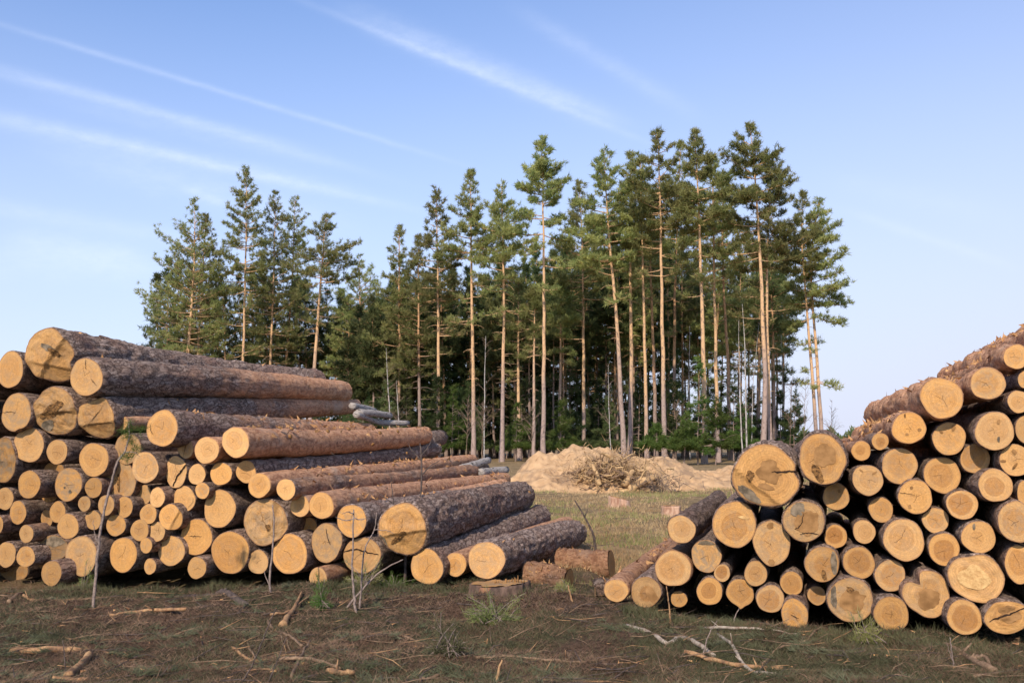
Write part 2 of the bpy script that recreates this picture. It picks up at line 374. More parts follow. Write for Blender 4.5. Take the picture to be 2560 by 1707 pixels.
# key, zoom, cx, cy, rx, ry, options
LOGS = [
 ('A1','A',95,455,125,172,dict(b=.47,h=.25,hr=.72,w=.3)),
 ('A2','A',430,320,205,250,dict(far=(785,962),dz=.2,bark=(.0,.05),res=3,steps=[(.75,-.65,.12,.10,.35),(-.2,-1,.35,.05,.25)],bumps=[(-18,16,-.2),(60,20,.04)],rough=.03,patch=[('grey',.02,.28,.34,.12,-.35),('rot',.28,.1,.24,.1,-.6)],w=.3,flk=10)),
 ('A3','A',793,523,155,178,dict(dz=.22,far=(857,979),bark=(.05,1.0),res=3,crack=[((-.05,.95),(-.02,.4)),((.3,-.1),(.65,-.45))],flk=50)),
 ('A4','A',150,848,138,182,dict(crack=[((-.95,.02),(-.4,.05),(-.05,.0))],bumps=[(180,12,-.06),(-75,12,-.1)],w=.6,b=.43)),
 ('A5','A',495,835,200,230,dict(steps=[(.1,-1,.02,.12,.25)],rough=.05,patch=[('rot',-.1,.05,.62,.2,.55),('grey',-.5,-.6,.35,.2,.6)],bumps=[(200,22,.06),(-20,15,-.06)],b=.42,w=.6,dz=.05)),
 ('A6','A',880,900,175,190,dict(far=(888,1016),bark=(.0,.9),tap=.52,bumps=[(62,14,.16),(115,22,-.14),(0,30,-.05)],steps=[(.1,-1,.25,.06,.5)],crack=[((.35,.55),(.0,.1),(-.3,-.25))],rough=.03,b=.44,w=.4,res=2,flk=20)),
 ('A7','A',1115,945,60,68,dict(dz=-.1,bark=(.8,1))),
 ('A9','A',1490,993,150,168,dict(dz=.3,h=.35,hr=.72,b=.54,bark=(.2,.9),res=2,crack=[((-.75,.3),(-.7,-.1),(-.55,-.35))],flk=60)),
 ('A10','A',265,1145,140,165,dict(h=.2,hr=.5,w=.3,b=.45)),
 ('A11','A',525,1208,100,113,dict(b=.45,dz=.1)),
 ('A12','A',863,1280,138,157,dict(b=.46,w=.2,dz=.05)),
 ('A13','A',1172,1180,128,142,dict(b=.43,w=.5,dz=-.12)),
 ('A14','A',1333,1352,128,143,dict(b=.52,h=.3,hr=.78,dz=.1)),
 ('A15','A',1705,1180,75,90,dict(b=.54,crack=[((-.05,.95),(0,.4),(-.05,0),(-.25,-.9))],cw=.06,dz=-.05,bark=(.9,1))),
 ('A16','A',1898,1193,113,127,dict(b=.58,dz=.2,h=.2,hr=.6,bark=(.7,1))),
 ('A17','A',2165,1120,128,143,dict(far=(1061,1088),b=.58,dz=.3,bark=(.85,1),res=3,bumps=[(150,14,.06),(45,25,-.04)],flk=90,knot=9)),
 ('A18','A',1620,1395,105,145,dict(b=.55,crack=[((.95,.55),(.5,.1),(.1,-.3),(-.25,-.9))],cw=.14,bumps=[(110,30,.05),(-20,30,-.12)],rough=.03)),
 ('A19','A',1808,1415,82,95,dict(b=.55)),
 ('A20','A',2030,1410,100,107,dict(b=.55,dz=.1)),
 ('A21','A',2260,1392,95,105,dict(far=(1088,1122),b=.53,bark=(.1,.1),res=2,flk=12)),
 ('A22','A',20,1290,135,205,dict(b=.36,w=1.0,rough=.05,bumps=[(70,20,.1)])),
 ('B0','B',268,405,108,127,dict(b=.42,w=.3,dz=.1)),
 ('B24x','B',490,290,90,95,dict(b=.36,w=.4,dz=-.35,bumps=[(30,18,.12)])),
 ('A25','B',628,405,127,155,dict(b=.42,w=.7,h=.1,dz=.05,patch=[('grey',.15,-.45,.12,.12,0),('grey',-.25,-.2,.07,.06,0)])),
 ('A26','B',860,435,82,93,dict(b=.40,crack=[((-.95,.0),(-.3,-.1),(.2,-.1))])),
 ('A27','B',1115,370,140,175,dict(b=.42,w=.5,dz=-.15,bumps=[(110,22,.1),(-100,14,.06),(30,20,-.08)],patch=[('rot',-.15,-.1,.1,.5,.1)],rough=.02)),
 ('B1','B',45,535,80,105,dict(b=.42)),
 ('B2','B',165,663,78,108,dict(b=.43)),
 ('B3','B',775,583,57,73,dict(b=.40,h=.3,hr=.6)),
 ('B4','B',975,595,78,93,dict(b=.42,h=.35,hr=.6)),
 ('B5','B',1145,612,77,97,dict(b=.44)),
 ('B6','B',1325,500,68,88,dict(b=.45,dz=-.25)),
 ('B7','B',1445,525,72,92,dict(b=.58,dz=.1,rough=.02)),
 ('B8','B',1693,538,103,118,dict(b=.5,h=.15,hr=.5,bark=(.3,.6),crack=[((.8,.1),(.75,-.3),(.3,-.75))])),
 ('B9','B',1858,462,65,77,dict(b=.52,dz=.12)),
 ('B10','B',1362,677,80,92,dict(b=.48,h=.35,hr=.62)),
 ('B11','B',1560,705,103,118,dict(b=.54,dz=.1,steps=[(.85,-.5,.42,.10,.4)])),  # the step shapes the shadow crescent on this face's lower right
 ('B12','B',2017,628,150,173,dict(b=.5,h=.12,hr=.45)),
 ('B13','B',530,660,78,98,dict(b=.43)),
 ('B14','B',430,720,55,85,dict(b=.40,dz=-.3)),
 ('B15','B',625,790,98,120,dict(b=.43,w=.2,dz=.08)),
 ('B16','B',855,733,75,90,dict(b=.42,h=.2,hr=.55)),
 ('B17','B',1065,780,90,102,dict(b=.44,w=.4)),
 ('B18','B',1283,825,87,98,dict(b=.45,w=.3)),
 ('B19','B',1443,838,75,90,dict(b=.49,dz=.05,rough=.02,crack=[((.3,.7),(.2,.1),(.35,-.3))])),
 ('B20','B',1342,965,57,70,dict(b=.47,dz=.12)),
 ('B21','B',243,858,67,82,dict(b=.41,h=.2,hr=.5)),
 ('B22','B',-22,775,55,82,dict(b=.40)),
 ('B23','B',745,1060,143,190,dict(b=.45,h=.18,hr=.72,dz=.1)),
 ('B24','B',1132,1050,130,157,dict(b=.46,w=.15,h=.1,hr=.5)),
 ('B25','B',1573,1013,123,142,dict(b=.48)),
 ('B26','B',1800,890,148,168,dict(b=.47,h=.12,hr=.6,crack=[((-.45,.05),(.4,.05))])),
 ('B27','B',2115,1027,172,198,dict(b=.48,h=.4,hr=.88,w=.2,dz=.05)),
 ('B28','B',1378,1157,57,72,dict(b=.47)),
 ('B29','B',1808,1170,85,103,dict(b=.46,dz=.12)),
 ('B30','B',237,1068,85,98,dict(b=.44,dz=.05)),
 ('B31','B',60,1048,92,115,dict(b=.42,h=.15,hr=.5,bumps=[(0,14,-.07)])),
 ('B32','B',473,1220,95,115,dict(b=.40,w=.3,dz=.35)),
 ('B33','B',495,985,135,115,dict(b=.36,w=.7,dz=-.2,bumps=[(-120,30,.06)],patch=[('grey',.1,.5,.7,.4,0)])),
 ('B34','B',450,500,75,70,dict(b=.38,w=.3,dz=-.4,rough=.12,bumps=[(120,20,.15),(30,18,-.15),(-40,20,.12)])),
 ('D1','D',545,120,103,117,dict(far=(1180,1150),b=.55,dz=.25,bark=(1,1),res=2,flk=90,knot=5,tap=.75)),
 ('D2','D',790,157,87,100,dict(far=(1212,1172),b=.57,dz=.3,bark=(.55,.5),br=.42,res=2,flk=25,tap=.85)),
 ('D3','D',918,310,87,103,dict(b=.54,h=.35,hr=.52,bark=(.6,1))),
 ('D4','D',1115,305,115,125,dict(far=(1262,1197),b=.53,h=.25,hr=.55,dz=.1,bark=(.55,1),res=2,flk=60,tap=.75)),
 ('D5','D',1393,445,140,148,dict(b=.51,far=(1255,1215),bark=(.1,.8),res=2,flk=40,tap=.72)),
 ('D6','D',1850,525,235,255,dict(far=(1302,1239),b=.47,dz=.3,bark=(0,0),res=4,tap=.72,thick=.07,h=.35,hr=.6,steps=[(.15,-1,.12,.06,.35),(-.9,.2,.62,.05,.2)],rough=.03,bumps=[(215,20,-.06)],patch=[('rot',-.15,-.3,.42,.09,.65),('grey',-.8,-.55,.14,.3,.4)],w=.3)),
 ('D7','D',590,455,185,215,dict(b=.47,w=.6,h=.2,hr=.5,dz=.15,steps=[(1,.0,.42,.10,.35)],rough=.05,bumps=[(-110,16,.10),(-60,20,-.06)],patch=[('rot',.22,-.25,.12,.16,0)])),
 ('D8','D',1000,500,75,85,dict(b=.46,dz=-.35,patch=[('heart',-.75,-.05,.14,.14,0)])),
 ('D9','D',1163,645,147,172,dict(b=.45,w=.7,bumps=[(90,25,.03),(-90,30,.05),(-30,25,-.05)],crack=[((-.05,.75),(.1,.2),(.25,-.1))],cw=.05)),
 ('D10','D',1487,760,175,165,dict(b=.44,h=.3,hr=.8,w=.2,dz=.0,rough=.03,crack=[((-.95,.15),(-.4,.3),(.2,.2),(.9,.05))],cw=.09,bumps=[(160,16,-.05)])),
 ('D11','D',825,750,160,190,dict(b=.52,h=.32,hr=.8,dz=.1)),
 ('D12','D',533,823,93,113,dict(b=.48,dz=.05)),
 ('D13','D',1085,965,83,90,dict(b=.49,dz=.3,h=.3,hr=.65,bark=(.7,.9),br=.38)),
 ('D14','D',2083,865,152,163,dict(far=(1349,1290),b=.49,h=.3,hr=.66,bark=(0,0),res=2,dz=.15)),
 ('D15','E',657,845,103,107,dict(b=.51,h=.4,hr=.58,dz=.0,bark=(.6,.8))),
 ('E1','E',940,805,167,173,dict(far=(1434,1332),b=.52,h=.16,hr=.8,dz=.35,bark=(0,.1),res=4,tap=.96,br=.56,bumps=[(30,20,.02)],flk=12,knot=5)),
 # right pile
 ('F1','F',1590,510,305,300,dict(side='R',b=.47,thick=.05,dz=.3,bark=(0,0),res=2,bumps=[(6,9,-.13),(25,18,.03),(-20,18,.05),(150,14,-.05),(190,18,.06)],steps=[(-.62,-.78,.42,.05,.25),(-.93,.3,.6,.05,.2)],crack=[((.98,.12),(.5,.13),(.2,.1))],cw=.06,patch=[('heart',.12,.12,.36,.34,0),('heart',.0,-.35,.26,.1,-.3),('grey',-.52,-.62,.48,.16,-.68),('rot',-.48,.0,.12,.16,0)])),
 ('F2','F',2115,355,225,245,dict(side='R',b=.45,thick=.06,dz=.25,bark=(0,.2),res=2,bumps=[(-25,16,-.06),(-60,16,.03)],patch=[('heart',.05,.12,.5,.46,0),('rot',-.25,-.55,.16,.4,.55)],w=.3)),
 ('F3','F',820,1000,130,130,dict(side='R',b=.49,dz=.2,bark=(.15,.1),br=.36,w=.25,res=2)),  # br keeps this bark darker than most
 ('F4','F',1307,955,200,218,dict(side='R',b=.48,h=.5,hr=.6,dz=.2,bark=(.1,.1),patch=[('pale',.45,.3,.25,.06,-.15)])),
 ('F5','F',1050,1245,143,147,dict(side='R',b=.46,w=.8,patch=[('grey',0,.82,.55,.14,0)])),
 ('F6','F',1650,1125,172,205,dict(side='R',b=.46,h=.2,hr=.6,dz=.1,bumps=[(90,12,.05),(-95,14,.06)],patch=[('heart',-.05,.78,.17,.17,0),('heart',-.05,-.86,.18,.14,0)])),
 ('F7','F',1945,925,195,195,dict(side='R',b=.41,w=.5,dz=.15,thick=.05,patch=[('heart',.15,-.05,.55,.6,.1),('grey',-.3,.55,.4,.3,.6)],crack=[((.0,.35),(-.12,-.1),(-.3,-.35),(-.45,-.35)),((-.2,-.62),(.2,-.55),(.7,-.62))],cw=.05)),
 ('F8','F',2240,700,120,130,dict(side='R',b=.47,w=.4,patch=[('heart',.25,.4,.12,.14,0)])),
 ('F9','F',2237,1067,105,110,dict(side='R',b=.46,h=.8,hr=.7)),
 ('F10','F',745,1360,165,167,dict(side='R',b=.48,h=.45,hr=.7,dz=.1,bark=(.6,.7),br=.38,res=2)),
 ('F11','G',1195,850,75,80,dict(side='R',b=.46,h=.8,hr=.72,dz=.05)),
 ('F12','G',1503,855,105,118,dict(side='R',b=.44,h=.35,hr=.62)),
 ('F13','G',2113,768,162,162,dict(side='R',b=.43,h=.5,hr=.5,w=.4,dz=.1,steps=[(1,.05,.42,.04,.12)],patch=[('grey',.68,.0,.2,.62,.05),('rot',.1,-.6,.14,.3,.2)])),
 ('G1','G',222,1010,112,105,dict(side='R',b=.48,dz=.35,bark=(.7,.6),br=.4,res=2,flk=30)),
 ('G2','G',495,1025,140,148,dict(side='R',b=.38,dz=.2,thick=.06,h=.6,hr=.5,w=.2,patch=[('heart',.4,-.2,.3,.6,.5)],rough=.03)),
 ('G3','G',798,1090,75,75,dict(side='R',b=.43)),
 ('G4','G',1080,1018,120,125,dict(side='R',b=.47,h=.65,hr=.58,dz=.1)),
 ('G5','G',1360,1030,130,123,dict(side='R',b=.44,h=.4,hr=.72,dz=.05,bumps=[(-88,9,.22)])),
 ('G6','G',1637,1087,130,125,dict(side='R',b=.45,h=.6,hr=.74,dz=.1)),
 ('G7','G',1832,945,107,107,dict(side='R',b=.44,h=.45,hr=.75)),
 ('G8','G',2062,1057,85,88,dict(side='R',b=.44,h=.45,hr=.75,dz=-.1)),
 ('G9','G',1860,1235,122,152,dict(side='R',b=.45,w=.5,dz=.25,bumps=[(215,10,.07)],crack=[((-.3,.0),(.3,-.2))],cw=.05)),
 ('H1','H',1447,788,203,192,dict(side='R',b=.52,h=.2,hr=.66,dz=.2,bark=(.65,.95),res=3,flk=60,lump=.03,fs=1.15)),
 ('H2','H',1870,655,172,147,dict(side='R',b=.51,h=.4,hr=.68,dz=.1,bark=(.65,.95),res=3,flk=60,lump=.03,fs=1.15)),
 ('H3','H',2130,410,120,115,dict(side='R',b=.52,bark=(.65,.95),res=3,flk=60,lump=.03,fs=1.15)),
 ('H4','H',2235,620,90,92,dict(side='R',b=.49)),
 ('H5','H',2155,822,105,108,dict(side='R',b=.51,h=.3,hr=.6)),
 ('H6','H',1145,1063,162,147,dict(side='R',b=.51,dz=.15,bark=(.65,.95),res=3,flk=60,lump=.03,fs=1.15,patch=[('heart',.62,-.12,.12,.1,0),('heart',-.12,-.4,.09,.09,0),('rot',-.2,.8,.05,.13,0)])),
 ('H7','H',1515,1160,157,155,dict(side='R',b=.53,h=.2,hr=.65,w=.3,bumps=[(150,14,-.03)],patch=[('heart',.28,.68,.12,.22,-.2),('heart',-.45,.4,.12,.07,-.5)])),
 ('H8','H',1932,1092,187,178,dict(side='R',b=.51,h=.3,hr=.72,dz=.1,patch=[('grey',.18,-.42,.08,.14,0),('heart',.22,.5,.1,.12,0)])),
 ('H9','H',2225,1080,105,135,dict(side='R',b=.46)),
 ('H10','H',708,1272,93,90,dict(side='R',b=.49,h=.55,hr=.5,bark=(.5,.8),flk=20)),
 ('H11','H',883,1185,80,80,dict(side='R',b=.49,h=.65,hr=.55,bark=(.5,.8),flk=20)),
 ('H12','H',1060,1410,170,165,dict(side='R',b=.49,h=.35,hr=.7,dz=.05)),
 ('H13','H',1452,1495,172,170,dict(side='R',b=.49,h=.45,hr=.66,w=.2)),
 ('H14','H',1755,1345,142,138,dict(side='R',b=.49,h=.55,hr=.78)),
 ('H15','H',2130,1360,162,145,dict(side='R',b=.51,w=.2,patch=[('heart',-.75,-.05,.18,.1,0),('rot',-.1,-.4,.08,.25,-.6),('heart',-.1,.55,.14,.2,.5)])),
 ('H16','H',768,1540,142,145,dict(side='R',b=.50,h=.25,hr=.6,dz=.1,patch=[('heart',-.4,.6,.16,.06,-.7),('heart',.45,.45,.2,.06,.6)])),
 ('I1','I',1205,225,163,155,dict(side='R',b=.50,h=.12,hr=.5,dz=.1,patch=[('heart',-.35,-.6,.1,.12,0),('heart',-.2,.55,.1,.1,0)],crack=[((-.9,.2),(-.4,.2),(.0,.1))])),
 ('I2','I',890,345,115,115,dict(side='R',b=.48)),
 ('I3','I',1940,120,160,155,dict(side='R',b=.50,h=.55,hr=.58,dz=.1)),
 ('I4','I',1635,298,147,138,dict(side='R',b=.51,h=.75,hr=.74,dz=.05)),
 ('I5','I',1390,440,123,120,dict(side='R',b=.50,h=.4,hr=.62,bumps=[(135,18,-.12)])),
 ('I6','I',2130,455,170,190,dict(side='R',b=.51,h=.45,hr=.66,dz=.1,bark=(.4,.6))),
 ('I7','I',1100,620,193,192,dict(side='R',b=.51,h=.35,hr=.62,dz=.1)),
 ('I8','I',735,545,103,112,dict(side='R',b=.47,bark=(.1,.2))),
 ('I9','I',1785,595,158,152,dict(side='R',b=.52,h=.25,hr=.42,w=.15,patch=[('grey',-.25,.65,.1,.2,0)])),
 ('I10','I',1468,705,148,148,dict(side='R',b=.49,h=.75,hr=.68,dz=.08)),
 ('I11','I',688,828,150,145,dict(side='R',b=.44,h=.65,hr=.7)),
 ('I12','I',975,948,145,143,dict(side='R',b=.47,h=.5,hr=.7,dz=.05)),
 ('I13','I',2170,845,145,182,dict(side='R',b=.51,h=.55,hr=.66)),
 ('I14','I',1765,970,265,220,dict(side='R',b=.51,dz=.1,rough=.04,h=.2,hr=.66,bumps=[(105,14,-.07),(65,14,.05),(20,20,-.04),(-60,18,.04),(-120,20,-.04)],patch=[('pale',-.05,.0,.55,.5,.2)])),
 ('I15','I',1310,1115,215,220,dict(side='R',b=.47,dz=.1,thick=.05,bumps=[(128,13,-.62),(75,20,.04),(175,20,.04),(-70,16,.05),(-120,20,-.05)],rough=.03,patch=[('heart',.12,-.22,.55,.42,.2)])),
 ('I16','I',1655,1330,165,158,dict(side='R',b=.46,h=.75,hr=.72,dz=.2)),
 ('I17','I',2040,1330,215,150,dict(side='R',b=.47,dz=.15,rough=.06,bumps=[(150,22,-.1),(40,24,.08)],crack=[((-.75,-.3),(-.2,.05),(.3,.3),(.95,.75))],cw=.1,patch=[('heart',.2,.05,.45,.35,.4),('heart',.0,.5,.4,.2,.5)])),
 ('I18','I',985,1300,167,158,dict(side='R',b=.42,h=.35,hr=.55,dz=.2,w=.2)),
 ('I19','I',610,1170,210,210,dict(side='R',b=.42,w=.6,dz=.15,thick=.045,patch=[('heart',.1,-.05,.55,.5,.4),('grey',-.75,.15,.14,.6,0),('rot',.0,.45,.2,.13,-.4)],rough=.03)),
 ('I20','I',2200,190,60,115,dict(side='R',b=.49)),
 ('K1','O',15,1128,32,34,dict(b=.38,dz=-.8,w=.5)),
 ('K2','O',8,1185,32,34,dict(b=.38,dz=-.8,w=.5)),
 ('K3','O',48,1222,24,26,dict(b=.38,dz=-.8,w=.5)),
 ('K5','O',35,1420,36,34,dict(b=.38,dz=-.7,w=.5)),
 ('K6','O',118,1396,28,30,dict(b=.38,dz=-.7,w=.5)),
 ('K4','O',30,1347,26,30,dict(b=.38,dz=-.8,w=.5)),
 *[('L%d' % i,'O',x,y,q,q * .96,dict(side='R',b=.48)) for i, (x, y, q) in enumerate([(2660,1040,44),(2640,1130,42),(2675,1225,48),(2650,1318,40),(2680,1405,46),(2660,1500,44),(2650,1585,36),(2755,880,46),(2752,980,46),(2745,1085,50),(2765,1185,44),(2770,1285,50),(2765,1385,44),(2760,1475,44),(2745,1565,40)])],
 *[('N%d' % i,'O',x,y,q * .88,q,dict(b=.44)) for i, (x, y, q) in enumerate([(-70,950,44),(-75,1045,46),(-70,1140,42),(-85,1235,46),(-70,1325,40),(-80,1405,38),(-165,1010,44),(-170,1110,46),(-165,1210,42),(-170,1310,46),(-165,1395,36)])],
 ('J1','O',2632,842,46,44,dict(side='R',b=.49,bark=(.65,.95),res=3,flk=60,lump=.03,fs=1.15)),
 ('J2','O',2720,782,50,48,dict(side='R',b=.49,bark=(.65,.95),res=3,flk=60,lump=.03,fs=1.15)),
 ('J3','O',2655,938,50,48,dict(side='R',b=.49,bark=(.6,.9),res=2,flk=50,lump=.03,fs=1.15)),
]
LAND = {   # hand-written labels and the short phrase by which neighbours refer to it
 'A1':('pale oval log end at the far left edge beside the topmost stepped log','oval edge log under the sky'),
 'A2':('thick topmost log of the left stack with stepped, ragged cut face','topmost ragged log'),
 'A3':('long log with clean round end whose bark turns from grey to orange','grey-to-orange long log'),
 'A4':('brownish log end with a black horizontal split from its left rim','left-split brown log'),
 'A5':('big torn log end with a dark fibrous band across its face','fibrous torn log'),
 'A6':('angular log end with a pointed upper corner and an overhanging splinter','pointed splintered log'),
 'A9':('bright log end with a wide pale heartwood disc, jutting from the left stack','bright jutting disc log'),
 'A13':('dull log end behind the sapling with green needles','log behind the green sapling'),
 'A15':('small bright log end divided by a vertical black crack','vertically cracked log'),
 'A16':('bright yellow log end right of the vertically cracked one','bright yellow log'),
 'A17':('long orange barked log with bright angular end, knots and loose flakes','long knotted orange log'),
 'A18':('split log end with a broad jagged diagonal gap in the left stack','jagged split log'),
 'A21':('long dark grey plated log squeezed below the knotted orange log','dark plated log'),
 'A22':('large mouldy grey log end cut off by the left picture edge','mouldy grey log'),
 'A25':('speckled log end with dark spots in the left stack','speckled log'),
 'A27':('bulging triangular log end with a rotten vertical seam behind the sapling stem','bulging seamed log'),
 'B7':('small bright roughly cut log end overlapping a duller one','small bright rough log'),
 'B11':('bright log end, shadow crescent shaped as a slanting notch at lower right','shadow-crescent bright log'),
 'B23':('large tall oval log end behind the needled sapling stem, near the ground','tall oval bottom log'),
 'B26':('large smooth log end with one short horizontal crack at centre','short-cracked smooth log'),
 'B27':('largest smooth brownish log end in the bottom row of the left stack','largest smooth bottom log'),
 'B32':('lowest log of the left stack, jutting onto the grass at left','lowest jutting log'),
 'B33':('weathered grey broken log end hidden under torn bark, low at left','broken weathered log'),
 'B34':('pale splintered stump of a snapped log wedged deep between round ends','snapped splintered log'),
 'D1':('long pinkish orange log with smooth yellow end and many loose flakes','long pinkish log'),
 'D2':('long olive brown smooth barked log with bright yellow end','long olive log'),
 'D4':('log with round ringed end and bark brown near, pink at far end','ringed brown-pink log'),
 'D5':('grey log with smooth yellow end crossed by a bare upright stem','grey stem-crossed log'),
 'D6':('giant grey plated log with hollowed ragged end behind the forked twig','giant plated log'),
 'D7':('big rough log end with a stepped right half and lower lip','lipped rough log'),
 'D9':('grey stained egg shaped log end with a central slit','egg-shaped grey log'),
 'D10':('orange brown log end with a wide dark horizontal fissure','fissured orange log'),
 'D11':('large pale rimmed log end with honey heartwood in the left bottom row','pale-rimmed honey log'),
 'D13':('small low log with reddish bark resting on grass below the egg-shaped one','low reddish log'),
 'D14':('grey barked log with round end second from right in the left bottom row','round grey bottom log'),
 'E1':('thick silvery grey log resting across the old stump','silvery log on the stump'),
 'F1':('giant log end with a notch on its right rim and grey lower wedge','giant notched log'),
 'F2':('huge thick barked log end with dark flower shaped heartwood, at right pile top','flower-heart log'),
 'F3':('log with plain yellow end and very dark bark, leftmost in its row','dark-barked log'),
 'F4':('large round log end with ringed heartwood and a star crack under the giant','star-cracked ringed log'),
 'F5':('log end blotched with grey mould along its top and bottom','mould-blotched log'),
 'F6':('egg shaped log end with one knot at top and one at bottom','two-knot egg log'),
 'F7':('dark thick barked log end with curved cracks and tan heartwood','curved-crack dark log'),
 'F10':('round log end with wide honey heartwood at the left side of right pile','honey-heart log'),
 'F13':('log end with a grey vertical strip and a rotten patch below centre','grey-strip log'),
 'G1':('pale log end lowest and leftmost of the right pile, long reddish bark','leftmost pale log'),
 'G2':('deep orange log end in thick bark beside the leftmost pale log','deep orange log'),
 'G5':('log end with a pointed wood spur hanging from its bottom rim','spur log'),
 'G9':('oval log end touching the grass, lowest in the middle of the right pile','oval grass-touching log'),
 'H1':('large bright round log end on the sloping right edge of the sky','large skyline log'),
 'H2':('wide oval log end above and right of the large skyline one','wide oval skyline log'),
 'H7':('bright log end with two dark streak knots in its upper half','streak-knot log'),
 'H8':('large bright log end with a blue grey knot below its centre','blue-knot log'),
 'H15':('bright log end with several dark torn knots near the right picture edge','torn-knot log'),
 'I1':('bright log end with two round knots and a crack from its left rim','two-spot bright log'),
 'I7':('large bright round log end in the middle of the right pile with flaky bark','large central log'),
 'I14':('broad lumpy log end with bulging outline and torn pale middle','broad lumpy log'),
 'I15':('heart shaped log end with a deep bark filled notch on top','heart-shaped log'),
 'I17':('broken whitish log end with a jagged diagonal gap, bottom right corner','whitish broken log'),
 'I18':('dull smooth log end resting in the bottom row below the heart-shaped one','dull smooth bottom log'),
 'I19':('large dark brown log end with purplish bark in the bottom row','large purplish log'),
 'J2':('bark of the highest log at the right picture edge, end out of view','highest edge log'),
}

def log_outline(an, o, g):
    r = 1 + .026 * np.cos(2 * an + g.uniform(0, 6.3)) + .022 * np.cos(3 * an + g.uniform(0, 6.3)) + .013 * np.cos(5 * an + g.uniform(0, 6.3)) + .006 * np.cos(9 * an + g.uniform(0, 6.3))
    for a, w_, amp in o.get('bumps', []):
        d = (an - R_(a) + math.pi) % (2 * math.pi) - math.pi; r = r + amp * np.exp(-(d / R_(w_)) ** 2)
    return r
def face_height(x, y, o, R, seed):                  # x, y in units of the radius, result in metres
    h = np.zeros_like(x)
    for nx, ny, off, dep, slope in o.get('steps', []):
        l = math.hypot(nx, ny); s = (x * nx + y * ny) / l - off + .03 * vnoise(np.stack([x * 3, y * 3, 0 * x], -1), seed)
        h = h - R * (1.0 * dep * sstep(0, .13, s) + 1.3 * slope * np.maximum(s, 0))
    rg = o.get('rough', .006)
    h = h + R * rg * (fbm(np.stack([x * 3.2, y * 3.2, 0 * x + 5], -1), seed + 5, 4)) + R * rg * .8 * np.abs(vnoise(np.stack([x * 9, y * 2.5, 0 * x], -1), seed + 11))
    return h

